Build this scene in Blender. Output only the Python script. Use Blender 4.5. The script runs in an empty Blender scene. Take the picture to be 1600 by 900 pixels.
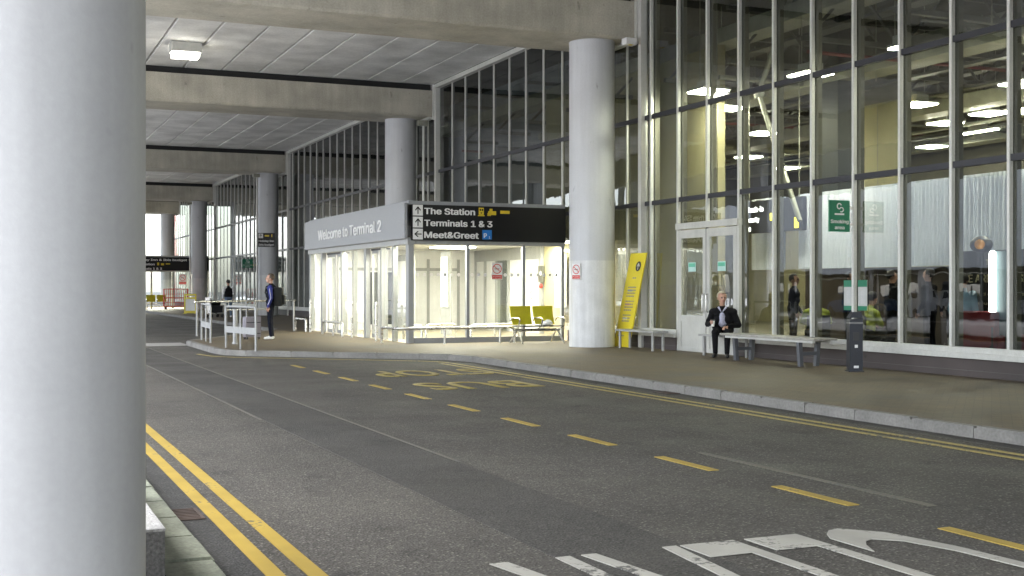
import bpy, bmesh, math, random
from mathutils import Vector, Matrix, noise
random.seed(7)
R = math.radians
S = bpy.context.scene
COL = S.collection

# ------------------------------------------------------------------ camera, world, sun, exposure
H = 1.52
cam_d = bpy.data.cameras.new('camera'); cam = bpy.data.objects.new('camera', cam_d); COL.objects.link(cam)
cam_d.sensor_width = 36.0; cam_d.lens = 42.75; cam_d.clip_start = 0.1; cam_d.clip_end = 2000
cam.location = (0, 0, H); cam.rotation_euler = (R(90), 0, -math.atan2(825, 1900))
S.camera = cam

W = bpy.data.worlds.new('World'); S.world = W; W.use_nodes = True
wn = W.node_tree.nodes; wl = W.node_tree.links; wn.clear()
sky = wn.new('ShaderNodeTexSky'); sky.sky_type = 'NISHITA'; sky.sun_disc = False
SUN_EL, SUN_AZ = 65.0, 250.0
sky.sun_elevation = R(SUN_EL); sky.sun_rotation = R(SUN_AZ); sky.air_density = 1.0; sky.dust_density = 2.0
hs = wn.new('ShaderNodeHueSaturation'); hs.inputs['Saturation'].default_value = 0.46   # overcast: the blue washed out
bgd = wn.new('ShaderNodeBackground'); bgd.inputs['Strength'].default_value = 0.15
wo = wn.new('ShaderNodeOutputWorld')
wl.new(sky.outputs[0], hs.inputs['Color']); wl.new(hs.outputs[0], bgd.inputs['Color']); wl.new(bgd.outputs[0], wo.inputs['Surface'])
sl = bpy.data.lights.new('sun', 'SUN'); sl.energy = 1.5; sl.angle = R(60); sl.color = (1, .985, .96)
so = bpy.data.objects.new('sun', sl); COL.objects.link(so)
so.rotation_euler = (R(90 - SUN_EL), 0, R(180 - SUN_AZ))
S.view_settings.view_transform = 'Standard'; S.view_settings.look = 'None'
S.view_settings.exposure = 3.0; S.view_settings.gamma = 1.0
S.render.engine = 'CYCLES'
S.cycles.use_denoising = True
S.cycles.max_bounces = 10; S.cycles.diffuse_bounces = 5; S.cycles.glossy_bounces = 5
S.cycles.transparent_max_bounces = 32
S.cycles.caustics_reflective = False; S.cycles.caustics_refractive = False
S.cycles.sample_clamp_indirect = 6.0

# ------------------------------------------------------------------ materials
MATS = {}
def mat(name, col, rough=.6, metal=0., var=.12, vscale=3., fine=.06, fscale=40., bump=0., bscale=60., streak=0., spec=.5, coat=0., scuff=0.):
    """procedural surface: colour broken up by two sizes of noise, roughness variation, optional bump and rain streaks"""
    if name in MATS: return MATS[name]
    m = bpy.data.materials.new(name); m.use_nodes = True
    n, l = m.node_tree.nodes, m.node_tree.links
    b = n['Principled BSDF']
    tc = n.new('ShaderNodeTexCoord')
    n1 = n.new('ShaderNodeTexNoise'); n1.inputs['Scale'].default_value = vscale; n1.inputs['Detail'].default_value = 6
    n2 = n.new('ShaderNodeTexNoise'); n2.inputs['Scale'].default_value = fscale; n2.inputs['Detail'].default_value = 3
    l.new(tc.outputs['Object'], n1.inputs['Vector']); l.new(tc.outputs['Object'], n2.inputs['Vector'])
    def mul(a, fac):
        r = n.new('ShaderNodeMapRange'); r.inputs['From Min'].default_value = .3; r.inputs['From Max'].default_value = .7
        r.inputs['To Min'].default_value = 1 - fac; r.inputs['To Max'].default_value = 1 + fac
        l.new(a, r.inputs['Value']); return r.outputs[0]
    mm = n.new('ShaderNodeMath'); mm.operation = 'MULTIPLY'
    l.new(mul(n1.outputs[0], var), mm.inputs[0]); l.new(mul(n2.outputs[0], fine), mm.inputs[1])
    last = mm.outputs[0]
    if streak:
        mp = n.new('ShaderNodeMapping'); mp.inputs['Scale'].default_value = (6, 6, .35)
        l.new(tc.outputs['Object'], mp.inputs['Vector'])
        n3 = n.new('ShaderNodeTexNoise'); n3.inputs['Scale'].default_value = 1.4; n3.inputs['Detail'].default_value = 5
        l.new(mp.outputs[0], n3.inputs['Vector'])
        m3 = n.new('ShaderNodeMath'); m3.operation = 'MULTIPLY'
        l.new(last, m3.inputs[0]); l.new(mul(n3.outputs[0], streak), m3.inputs[1]); last = m3.outputs[0]
    if scuff:
        ns = n.new('ShaderNodeTexNoise'); ns.inputs['Scale'].default_value = 5.5; ns.inputs['Detail'].default_value = 2
        mps = n.new('ShaderNodeMapping'); mps.inputs['Scale'].default_value = (1, 1, .6); l.new(tc.outputs['Object'], mps.inputs[0]); l.new(mps.outputs[0], ns.inputs['Vector'])
        rs = n.new('ShaderNodeMapRange'); rs.inputs['From Min'].default_value = .70; rs.inputs['From Max'].default_value = .78
        rs.inputs['To Min'].default_value = 1; rs.inputs['To Max'].default_value = 1 - scuff
        l.new(ns.outputs[0], rs.inputs['Value'])
        ms = n.new('ShaderNodeMath'); ms.operation = 'MULTIPLY'; l.new(last, ms.inputs[0]); l.new(rs.outputs[0], ms.inputs[1]); last = ms.outputs[0]
    vm = n.new('ShaderNodeVectorMath'); vm.operation = 'SCALE'; vm.inputs[0].default_value = col[:3]
    l.new(last, vm.inputs['Scale']); l.new(vm.outputs[0], b.inputs['Base Color'])
    rr = n.new('ShaderNodeMapRange'); rr.inputs['To Min'].default_value = max(.03, rough - .1); rr.inputs['To Max'].default_value = min(1, rough + .1)
    l.new(n1.outputs[0], rr.inputs['Value']); l.new(rr.outputs[0], b.inputs['Roughness'])
    b.inputs['Metallic'].default_value = metal; b.inputs['Specular IOR Level'].default_value = spec
    if coat: b.inputs['Coat Weight'].default_value = coat
    if bump:
        nb = n.new('ShaderNodeTexNoise'); nb.inputs['Scale'].default_value = bscale; nb.inputs['Detail'].default_value = 4
        l.new(tc.outputs['Object'], nb.inputs['Vector'])
        bp = n.new('ShaderNodeBump'); bp.inputs['Strength'].default_value = bump; bp.inputs['Distance'].default_value = .02
        l.new(nb.outputs[0], bp.inputs['Height']); l.new(bp.outputs[0], b.inputs['Normal'])
    MATS[name] = m; return m

def emit(name, col, s):
    if name in MATS: return MATS[name]
    m = bpy.data.materials.new(name); m.use_nodes = True
    n, l = m.node_tree.nodes, m.node_tree.links; n.clear()
    e = n.new('ShaderNodeEmission'); e.inputs[0].default_value = (*col, 1); e.inputs[1].default_value = s
    o = n.new('ShaderNodeOutputMaterial'); l.new(e.outputs[0], o.inputs[0]); MATS[name] = m; return m

def glass(name, tint, ior, warp=.02):
    m = bpy.data.materials.new(name); m.use_nodes = True
    n, l = m.node_tree.nodes, m.node_tree.links; n.clear()
    t = n.new('ShaderNodeBsdfTransparent'); t.inputs[0].default_value = (*tint, 1)
    g = n.new('ShaderNodeBsdfGlossy'); g.inputs['Roughness'].default_value = .004; g.inputs['Color'].default_value = (.96, .98, 1, 1)
    f = n.new('ShaderNodeFresnel'); f.inputs[0].default_value = ior
    geo = n.new('ShaderNodeNewGeometry')
    inv = n.new('ShaderNodeMath'); inv.operation = 'SUBTRACT'; inv.inputs[0].default_value = 1
    l.new(geo.outputs['Backfacing'], inv.inputs[1])
    mu = n.new('ShaderNodeMath'); mu.operation = 'MULTIPLY'; l.new(f.outputs[0], mu.inputs[0]); l.new(inv.outputs[0], mu.inputs[1])
    tc = n.new('ShaderNodeTexCoord'); mp = n.new('ShaderNodeMapping'); mp.inputs['Scale'].default_value = (1, 1.6, .45)
    nz = n.new('ShaderNodeTexNoise'); nz.inputs['Scale'].default_value = 1.6; nz.inputs['Detail'].default_value = 1
    l.new(tc.outputs['Object'], mp.inputs[0]); l.new(mp.outputs[0], nz.inputs['Vector'])
    bp = n.new('ShaderNodeBump'); bp.inputs['Strength'].default_value = warp; bp.inputs['Distance'].default_value = .1
    l.new(nz.outputs[0], bp.inputs['Height']); l.new(bp.outputs[0], g.inputs['Normal'])
    mx = n.new('ShaderNodeMixShader'); l.new(mu.outputs[0], mx.inputs[0]); l.new(t.outputs[0], mx.inputs[1]); l.new(g.outputs[0], mx.inputs[2])
    o = n.new('ShaderNodeOutputMaterial'); l.new(mx.outputs[0], o.inputs[0]); MATS[name] = m; return m

M_glass = glass('facade_glass', (.63, .65, .62), 1.75, .026)
M_clear = glass('lobby_glass', (.93, .95, .93), 1.5, .01)

def asphalt(name, base, chip, seed):
    m = bpy.data.materials.new(name); m.use_nodes = True
    n, l = m.node_tree.nodes, m.node_tree.links; b = n['Principled BSDF']
    tc = n.new('ShaderNodeTexCoord'); mp = n.new('ShaderNodeMapping'); mp.inputs['Location'].default_value = (seed, seed * 2, 0)
    l.new(tc.outputs['Object'], mp.inputs[0])
    def noise_(sc, det=5, v=None):
        x = n.new('ShaderNodeTexNoise'); x.inputs['Scale'].default_value = sc; x.inputs['Detail'].default_value = det
        l.new(v or mp.outputs[0], x.inputs['Vector']); return x.outputs[0]
    def rng(a, f0, f1, t0, t1):
        r = n.new('ShaderNodeMapRange'); r.inputs['From Min'].default_value = f0; r.inputs['From Max'].default_value = f1
        r.inputs['To Min'].default_value = t0; r.inputs['To Max'].default_value = t1; l.new(a, r.inputs['Value']); return r.outputs[0]
    def m2(op, a, b_):
        x = n.new('ShaderNodeMath'); x.operation = op
        for i, v in enumerate((a, b_)):
            if isinstance(v, (int, float)): x.inputs[i].default_value = v
            else: l.new(v, x.inputs[i])
        return x.outputs[0]
    vo = n.new('ShaderNodeTexVoronoi'); vo.inputs['Scale'].default_value = 60; l.new(mp.outputs[0], vo.inputs['Vector'])
    sp = n.new('ShaderNodeSeparateColor'); l.new(vo.outputs['Color'], sp.inputs[0])
    chips = m2('MULTIPLY', rng(sp.outputs[0], .74, 1.0, 0, 1), rng(vo.outputs['Distance'], .35, .55, 1, .25))
    grain = rng(sp.outputs[1], 0, 1, .72, 1.28)
    mpS = n.new('ShaderNodeMapping'); mpS.inputs['Scale'].default_value = (1.2, .09, 1); l.new(mp.outputs[0], mpS.inputs[0])
    big = m2('MULTIPLY', rng(noise_(.5), .3, .7, .82, 1.18), rng(noise_(1.3, 4, mpS.outputs[0]), .3, .7, .82, 1.15))
    spots = rng(noise_(2.3, 3), .60, .70, 1, .66)
    tot = m2('MULTIPLY', m2('MULTIPLY', grain, big), spots)
    vm = n.new('ShaderNodeVectorMath'); vm.operation = 'SCALE'; vm.inputs[0].default_value = base; l.new(tot, vm.inputs['Scale'])
    mx = n.new('ShaderNodeMix'); mx.data_type = 'RGBA'; l.new(m2('MULTIPLY', chips, .62), mx.inputs['Factor'])
    l.new(vm.outputs[0], mx.inputs['A']); mx.inputs['B'].default_value = (*chip, 1)
    l.new(mx.outputs['Result'], b.inputs['Base Color'])
    l.new(rng(noise_(.8), .3, .7, .62, .85), b.inputs['Roughness']); b.inputs['Specular IOR Level'].default_value = .35
    bp = n.new('ShaderNodeBump'); bp.inputs['Strength'].default_value = .55; bp.inputs['Distance'].default_value = .012
    l.new(vo.outputs['Distance'], bp.inputs['Height']); l.new(bp.outputs[0], b.inputs['Normal'])
    MATS[name] = m; return m

M_road = asphalt('road_asphalt', (.054, .049, .041), (.28, .26, .225), 3.1)
M_patch = asphalt('patch_asphalt', (.041, .038, .033), (.14, .13, .115), 9.7)
M_dark = asphalt('gutter_asphalt', (.035, .034, .032), (.12, .12, .11), 5.7)

def paving(name, c1, c2, mortar, bw, bh, sc=1., rot=0., rough=.75, offs=.5):
    m = bpy.data.materials.new(name); m.use_nodes = True
    n, l = m.node_tree.nodes, m.node_tree.links; b = n['Principled BSDF']
    tc = n.new('ShaderNodeTexCoord'); mp = n.new('ShaderNodeMapping'); mp.inputs['Rotation'].default_value = rot if isinstance(rot, tuple) else (0, 0, rot)
    l.new(tc.outputs['Object'], mp.inputs[0])
    br = n.new('ShaderNodeTexBrick'); br.offset = offs
    for k, v in (('Scale', sc), ('Brick Width', bw), ('Row Height', bh), ('Mortar Size', .004), ('Bias', 0.)): br.inputs[k].default_value = v
    br.inputs['Color1'].default_value = (*c1, 1); br.inputs['Color2'].default_value = (*c2, 1); br.inputs['Mortar'].default_value = (*mortar, 1)
    l.new(mp.outputs[0], br.inputs['Vector'])
    no = n.new('ShaderNodeTexNoise'); no.inputs['Scale'].default_value = .7; no.inputs['Detail'].default_value = 8
    l.new(tc.outputs['Object'], no.inputs['Vector'])
    r = n.new('ShaderNodeMapRange'); r.inputs['From Min'].default_value = .3; r.inputs['From Max'].default_value = .7; r.inputs['To Min'].default_value = .55; r.inputs['To Max'].default_value = 1.25
    l.new(no.outputs[0], r.inputs['Value'])
    no2 = n.new('ShaderNodeTexNoise'); no2.inputs['Scale'].default_value = 9; no2.inputs['Detail'].default_value = 4
    l.new(tc.outputs['Object'], no2.inputs['Vector'])
    r2 = n.new('ShaderNodeMapRange'); r2.inputs['From Min'].default_value = .66; r2.inputs['From Max'].default_value = .74; r2.inputs['To Min'].default_value = 1; r2.inputs['To Max'].default_value = .55
    l.new(no2.outputs[0], r2.inputs['Value'])
    q = n.new('ShaderNodeMath'); q.operation = 'MULTIPLY'; l.new(r.outputs[0], q.inputs[0]); l.new(r2.outputs[0], q.inputs[1])
    vm = n.new('ShaderNodeVectorMath'); vm.operation = 'SCALE'; l.new(br.outputs['Color'], vm.inputs[0]); l.new(q.outputs[0], vm.inputs['Scale'])
    l.new(vm.outputs[0], b.inputs['Base Color'])
    rr = n.new('ShaderNodeMapRange'); rr.inputs['To Min'].default_value = rough - .25; rr.inputs['To Max'].default_value = rough + .1
    l.new(no.outputs[0], rr.inputs['Value']); l.new(rr.outputs[0], b.inputs['Roughness'])
    bp = n.new('ShaderNodeBump'); bp.inputs['Strength'].default_value = .4; bp.inputs['Distance'].default_value = .006
    l.new(br.outputs['Fac'], bp.inputs['Height']); bp.invert = True; l.new(bp.outputs[0], b.inputs['Normal'])
    MATS[name] = m; return m

M_pave = paving('pavement_blocks', (.116, .086, .044), (.088, .067, .036), (.046, .037, .022), .2, .1, rot=R(45))
M_plinth = paving('plinth_brick', (.060, .048, .045), (.042, .034, .034), (.10, .095, .09), .22, .075, rot=(R(90), 0, R(90)))
M_hallfloor = paving('hall_floor_tiles', (.22, .20, .15), (.19, .175, .13), (.1, .09, .07), .6, .6, offs=0, rough=.4)
M_cream = mat('cream_panel', (.38, .345, .20), .55, var=.06)
M_creamlow = mat('cream_dado', (.36, .31, .21), .55, var=.08)

def paint_road(name, col, wear=.5):
    m = bpy.data.materials.new(name); m.use_nodes = True
    n, l = m.node_tree.nodes, m.node_tree.links; b = n['Principled BSDF']
    tc = n.new('ShaderNodeTexCoord')
    a = n.new('ShaderNodeTexNoise'); a.inputs['Scale'].default_value = 22; a.inputs['Detail'].default_value = 6; a.inputs['Roughness'].default_value = .7
    a2 = n.new('ShaderNodeTexNoise'); a2.inputs['Scale'].default_value = 2.2; a2.inputs['Detail'].default_value = 4
    l.new(tc.outputs['Object'], a.inputs['Vector']); l.new(tc.outputs['Object'], a2.inputs['Vector'])
    ad = n.new('ShaderNodeMath'); ad.operation = 'ADD'; l.new(a.outputs[0], ad.inputs[0]); l.new(a2.outputs[0], ad.inputs[1])
    r = n.new('ShaderNodeMapRange'); r.inputs['From Min'].default_value = 1.30 - wear * .27; r.inputs['From Max'].default_value = 1.38 - wear * .23
    l.new(ad.outputs[0], r.inputs['Value'])
    d = n.new('ShaderNodeMapRange'); d.inputs['From Min'].default_value = .3; d.inputs['From Max'].default_value = .7; d.inputs['To Min'].default_value = .8; d.inputs['To Max'].default_value = 1.12
    l.new(a2.outputs[0], d.inputs['Value'])
    vm = n.new('ShaderNodeVectorMath'); vm.operation = 'SCALE'; vm.inputs[0].default_value = col; l.new(d.outputs[0], vm.inputs['Scale'])
    mx = n.new('ShaderNodeMix'); mx.data_type = 'RGBA'; l.new(r.outputs[0], mx.inputs['Factor'])
    l.new(vm.outputs[0], mx.inputs['A']); mx.inputs['B'].default_value = (.06, .058, .052, 1)
    l.new(mx.outputs['Result'], b.inputs['Base Color']); b.inputs['Roughness'].default_value = .65
    MATS[name] = m; return m
M_yline = paint_road('yellow_road_paint', (.32, .22, .03), .55)
M_yold = paint_road('worn_yellow_road_paint', (.28, .215, .055), .8)
M_wline = paint_road('white_road_paint', (.34, .325, .28), .72)
M_seam = paint_road('bitumen_seam', (.10, .088, .066), 1.0)

M_conc = mat('beam_concrete', (.40, .38, .32), .85, var=.20, vscale=1.1, fine=.10, fscale=25, bump=.25, bscale=30, streak=.07, scuff=.3)
M_plank = mat('plank_concrete', (.62, .62, .61), .85, var=.22, vscale=.9, fine=.08, fscale=18, bump=.12, bscale=25, scuff=.2)
M_gap = mat('black_joint', (.012, .012, .012), .8)
M_col = mat('painted_column', (.50, .51, .535), .5, var=.05, vscale=1.2, fine=.03, fscale=30, bump=.03, bscale=90, streak=.05, scuff=.35)
M_colbase = mat('column_splash_coat', (.60, .605, .61), .55, var=.09, vscale=2.5, fine=.05, streak=.12, scuff=.35)
M_kerb = mat('kerb_concrete', (.165, .157, .142), .8, var=.22, vscale=2.4, fine=.15, fscale=30, bump=.2)
M_kerbold = mat('mossy_kerb_stone', (.15, .16, .12), .85, var=.35, vscale=3.5, fine=.2, bump=.3)
M_block = mat('rough_concrete_block', (.36, .35, .335), .95, var=.12, fine=.25, fscale=70, bump=.7, bscale=70)
M_alu = mat('pale_aluminium', (.56, .56, .53), .42, .25, var=.06, streak=.05)
M_frame = mat('white_frame', (.47, .47, .44), .45, var=.07, streak=.06)
M_trans = mat('dark_transom', (.016, .017, .023), .45, var=.15)
M_steel = mat('brushed_steel', (.58, .57, .55), .28, .9, var=.06, fscale=120)
M_paintsteel = mat('worn_white_paint_steel', (.31, .31, .30), .5, .1, var=.12, vscale=8, fine=.1)
M_lobbygrey = mat('grey_fascia', (.25, .258, .272), .5, var=.05)
M_sign = mat('sign_black', (.004, .004, .005), .4, var=.1, spec=.3)
M_white = mat('sign_white', (.66, .66, .66), .5, var=.03)
M_signy = mat('sign_yellow', (.62, .47, .02), .5, var=.05)
M_blue = mat('sign_blue', (.01, .16, .50), .5, var=.05)
M_green = mat('sign_green', (.012, .16, .085), .4, var=.06)
M_red = mat('sign_red', (.55, .04, .03), .5, var=.06)
M_dark = MATS['gutter_asphalt']
M_blackp = mat('black_plastic', (.018, .018, .02), .45)
M_bin = mat('dark_blue_grey_metal', (.018, .021, .030), .4, .3, var=.12)
M_ybrd = mat('yellow_board', (.66, .54, .03), .45, var=.06)
M_seat = mat('lime_yellow_seat', (.48, .44, .015), .4, var=.06)
M_paper = mat('poster_white', (.78, .78, .74), .6, var=.04)
M_ink = mat('print_grey', (.25, .23, .22), .6)
M_clad = mat('white_corrugated_cladding', (.84, .86, .88), .5, var=.05, streak=.05)
M_dkbld = mat('dark_cladding', (.035, .035, .04), .7)
M_hallceil = mat('dark_soffit', (.050, .050, .045), .9, var=.2)
M_serv = mat('galvanised_duct', (.32, .32, .27), .5, .4, var=.2)
M_serv2 = mat('dark_steel', (.11, .11, .10), .5, .3, var=.2)
M_wood = mat('weathered_bench_slat', (.30, .29, .26), .7, var=.2, vscale=6, fine=.15, bump=.15)
M_skin = mat('skin', (.42, .24, .17), .55, var=.06)
M_navy = mat('navy_cloth', (.006, .007, .014), .9, spec=.2, var=.2, vscale=14, bump=.2, bscale=30)
M_blk = mat('black_cloth', (.006, .006, .007), .9, spec=.2, var=.2, vscale=14, bump=.2, bscale=30)
M_royal = mat('royal_blue_cloth', (.012, .02, .17), .7, var=.15, vscale=12)
M_jean = mat('faded_denim', (.10, .14, .21), .85, var=.3, vscale=12)
M_shirt = mat('lilac_check_shirt', (.40, .40, .50), .8, var=.25, vscale=45)
M_whitecl = mat('white_cloth', (.62, .62, .62), .8, var=.08, vscale=10)
M_trainer = mat('white_trainer', (.70, .70, .68), .6, var=.06)
M_shoe = mat('black_shoe', (.012, .011, .011), .4)
M_hairw = mat('grey_blond_hair', (.42, .37, .27), .7, var=.25, vscale=60, bump=.4)
M_hairb = mat('brown_hair', (.09, .065, .045), .7, var=.25, vscale=60, bump=.4)
M_haird = mat('dark_hair', (.015, .012, .011), .7, var=.25, vscale=60)
M_eye = mat('eye_dark', (.03, .022, .02), .3)
M_lip = mat('lip', (.28, .10, .09), .5)
M_hiviz = mat('hi_vis_yellow', (.22, .26, .015), .7, var=.1)
M_redcl = mat('dark_red_cloth', (.20, .012, .018), .7, var=.1)
M_bluecl = mat('pale_blue_cloth', (.22, .38, .52), .8, var=.1)
M_pack = mat('black_nylon', (.007, .008, .0065), .7, spec=.25, var=.25, vscale=10, bump=.3, bscale=20)
M_case = mat('grey_suitcase', (.24, .22, .24), .5, var=.08)
M_gold = mat('pale_gold_letters', (.85, .76, .50), .45)
M_hoard = mat('brown_black_hoarding', (.020, .014, .013), .5)
M_amber = mat('amber_globe', (.75, .30, .01), .25)
M_teal = mat('teal_panel', (.05, .10, .11), .4)
M_glow = emit('lamp_glow', (1, .96, .84), 4)
M_glowhall = emit('hall_lamp_glow', (1, .97, .80), 32)
M_glowlobby = emit('lobby_panel_glow', (1, .95, .80), 7.5)
M_glowtube = emit('tube_glow', (.95, .98, 1), 2.5)
M_glowsign = emit('lit_sign_letters', (1, 1, .95), 2.4)
M_glowy = emit('lit_sign_yellow', (1, .85, .05), 1.4)

# ------------------------------------------------------------------ mesh helpers
class MB:
    def __init__(s): s.bm = bmesh.new()
    def box(s, a, b, bev=0., rz=0., about=None):
        x0, x1 = sorted((a[0], b[0])); y0, y1 = sorted((a[1], b[1])); z0, z1 = sorted((a[2], b[2]))
        g = bmesh.ops.create_cube(s.bm, size=1)['verts']
        for v in g: v.co = Vector(((v.co.x + .5) * (x1 - x0) + x0, (v.co.y + .5) * (y1 - y0) + y0, (v.co.z + .5) * (z1 - z0) + z0))
        if rz:
            c = Vector(about) if about else Vector(((x0 + x1) / 2, (y0 + y1) / 2, 0))
            bmesh.ops.rotate(s.bm, verts=g, cent=c, matrix=Matrix.Rotation(rz, 3, 'Z'))
        if bev:
            es = list({e for v in g for e in v.link_edges})
            bmesh.ops.bevel(s.bm, geom=es, offset=bev, segments=2, affect='EDGES', profile=.7)
        return s
    def bar(s, p, q, r=.02, n=10, r2=None):
        p, q = Vector(p), Vector(q); d = q - p
        g = bmesh.ops.create_cone(s.bm, cap_ends=True, segments=n, radius1=r, radius2=r if r2 is None else r2, depth=d.length)['verts']
        m = Matrix.Translation((p + q) / 2) @ d.to_track_quat('Z', 'Y').to_matrix().to_4x4()
        bmesh.ops.transform(s.bm, verts=g, matrix=m); return s
    def ball(s, c, r, sc=(1, 1, 1), n=12):
        g = bmesh.ops.create_uvsphere(s.bm, u_segments=n, v_segments=max(6, n // 2 + 2), radius=r)['verts']
        for v in g: v.co = Vector((v.co.x * sc[0] + c[0], v.co.y * sc[1] + c[1], v.co.z * sc[2] + c[2]))
        return s
    def tube(s, pts, r=.02, n=10):
        pts = [Vector(p) for p in pts]; rings = []
        prev = None
        for i, p in enumerate(pts):
            d = (pts[min(i + 1, len(pts) - 1)] - pts[max(i - 1, 0)]).normalized()
            if prev is None:
                a = d.orthogonal().normalized()
            else:
                a = (prev - d * prev.dot(d)).normalized()
            prev = a; b = d.cross(a)
            rings.append([s.bm.verts.new(p + a * r * math.cos(2 * math.pi * k / n) + b * r * math.sin(2 * math.pi * k / n)) for k in range(n)])
        for A, B in zip(rings, rings[1:]):
            for k in range(n): s.bm.faces.new((A[k], A[(k + 1) % n], B[(k + 1) % n], B[k]))
        s.bm.faces.new(rings[0][::-1]); s.bm.faces.new(rings[-1]); return s
    def prism(s, poly, z0, z1, mtx=None):
        lo = [s.bm.verts.new((x, y, z0)) for x, y in poly]; hi = [s.bm.verts.new((x, y, z1)) for x, y in poly]
        n = len(poly)
        s.bm.faces.new(lo[::-1]); s.bm.faces.new(hi)
        for k in range(n): s.bm.faces.new((lo[k], lo[(k + 1) % n], hi[(k + 1) % n], hi[k]))
        if mtx: bmesh.ops.transform(s.bm, verts=lo + hi, matrix=mtx)
        return s
    def lathe(s, prof, c=(0, 0), n=40):
        rings = [[s.bm.verts.new((c[0] + r * math.cos(2 * math.pi * k / n), c[1] + r * math.sin(2 * math.pi * k / n), z)) for k in range(n)] for r, z in prof]
        for A, B in zip(rings, rings[1:]):
            for k in range(n): s.bm.faces.new((A[k], A[(k + 1) % n], B[(k + 1) % n], B[k]))
        s.bm.faces.new(rings[0][::-1]); s.bm.faces.new(rings[-1]); return s
    def build(s, name, m, parent=None, loc=(0, 0, 0), smooth=False, rz=0.):
        bmesh.ops.recalc_face_normals(s.bm, faces=s.bm.faces)
        me = bpy.data.meshes.new(name); s.bm.to_mesh(me); s.bm.free()
        return link(name, me, m, parent, loc, smooth, rz)

def link(name, me, m, parent=None, loc=(0, 0, 0), smooth=False, rz=0.):
    if m is not None:
        if not me.materials: me.materials.append(m)
    if smooth:
        for p in me.polygons: p.use_smooth = True
        try: me.set_sharp_from_angle(angle=R(40))
        except Exception: pass
    o = bpy.data.objects.new(name, me); COL.objects.link(o)
    o.location = loc; o.rotation_euler = (0, 0, rz); o.parent = parent
    return o
def tag(o, label=None, cat=None, group=None, kind=None):
    if label: o['label'] = label
    if cat: o['category'] = cat
    if group: o['group'] = group
    if kind: o['kind'] = kind
    return o
def thing(name, label, cat, loc=(0, 0, 0), rz=0., group=None):
    o = bpy.data.objects.new(name, None); COL.objects.link(o); o.empty_display_size = .2
    o.location = loc; o.rotation_euler = (0, 0, rz)
    return tag(o, label, cat, group)
def struct(o): o['kind'] = 'structure'; return o
def copy_thing(o, loc, rz=None, label=None, parent=None):
    c = o.copy(); COL.objects.link(c); c.parent = parent
    if parent is None:
        c.location = loc
        if rz is not None: c.rotation_euler = (0, 0, rz)
        if label: c['label'] = label
    for ch in o.children: copy_thing(ch, None, parent=c)
    return c

FONT = None
try:      # the sans that ships inside Blender; its built-in face otherwise
    import os
    FONT = bpy.data.fonts.load(os.path.join(bpy.utils.system_resource('DATAFILES'), 'fonts', 'Inter.woff2'))
except Exception: FONT = None
def text_mesh(txt, bold=.0, builtin=False):
    cu = bpy.data.curves.new('lettering', 'FONT'); cu.body = txt
    if FONT and not builtin: cu.font = FONT
    if builtin: cu.offset = bold
    cu.resolution_u = 3; cu.size = 1
    o = bpy.data.objects.new('lettering', cu); COL.objects.link(o)
    dg = bpy.context.evaluated_depsgraph_get(); dg.update()
    me = bpy.data.meshes.new_from_object(o.evaluated_get(dg)); bpy.data.objects.remove(o); bpy.data.curves.remove(cu)
    me.materials.clear()
    return me
def lettering(txt, org, xd, yd, h, w, m, parent=None, bold=.012, name='lettering', builtin=False, depth=.004):
    """txt with its lower left at org, capitals h tall, stretched to width w (None: natural); the bold weight is the
    same outline struck several times a little apart, each a hair prouder than the last"""
    me = text_mesh(txt, bold, builtin)
    xs = [v.co.x for v in me.vertices]; x0, x1 = min(xs), max(xs)
    sy = h / .727; sx = sy if w is None else w / (x1 - x0)
    xd, yd = Vector(xd), Vector(yd); zd = xd.cross(yd)
    org = Vector(org)
    src = bmesh.new(); src.from_mesh(me); bpy.data.meshes.remove(me)
    bmesh.ops.remove_doubles(src, verts=src.verts[:], dist=1e-5)
    bmesh.ops.recalc_face_normals(src, faces=src.faces[:])
    out = bmesh.new()
    offs = [(0, 0)] if bold < .003 or builtin else [(0, 0), (-bold, -bold * .45), (bold, -bold * .45), (-bold, bold * .45), (bold, bold * .45)]
    for k, (ox, oy) in enumerate(offs):
        b = src.copy()
        for v in b.verts: v.co = org + xd * ((v.co.x - x0 + ox) * sx) + yd * ((v.co.y + oy) * sy)
        g = bmesh.ops.extrude_face_region(b, geom=b.faces[:])
        bmesh.ops.translate(b, verts=[e for e in g['geom'] if isinstance(e, bmesh.types.BMVert)], vec=zd * (depth * (1 + .06 * k)))
        bmesh.ops.recalc_face_normals(b, faces=b.faces)
        t = bpy.data.meshes.new('t'); b.to_mesh(t); b.free(); out.from_mesh(t); bpy.data.meshes.remove(t)
    src.free()
    me = bpy.data.meshes.new(name); out.to_mesh(me); out.free()
    return link(name, me, m, parent)
def arrow_mesh(c, xd, yd, s, direction, thick=.006):
    """an arrow of size s drawn on the plane (xd, yd) about c; direction is an angle in that plane"""
    xd, yd = Vector(xd), Vector(yd); zd = xd.cross(yd); c = Vector(c); mb = MB()
    ca, sa = math.cos(direction), math.sin(direction)
    def P(a, b): return c + xd * (a * ca - b * sa) * s + yd * (a * sa + b * ca) * s
    for poly in ([(-.42, -.055), (.34, -.055), (.34, .055), (-.42, .055)], [(.42, 0), (.34, .08), (.02, .34), (-.06, .26), (.26, 0)], [(.42, 0), (.26, 0), (-.06, -.26), (.02, -.34), (.34, -.08)]):
        lo = [mb.bm.verts.new(P(*p)) for p in poly]; hi = [mb.bm.verts.new(P(*p) + zd * thick) for p in poly]
        mb.bm.faces.new(lo[::-1]); mb.bm.faces.new(hi)
        for k in range(len(poly)): mb.bm.faces.new((lo[k], lo[(k + 1) % len(poly)], hi[(k + 1) % len(poly)], hi[k]))
    return mb
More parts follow.
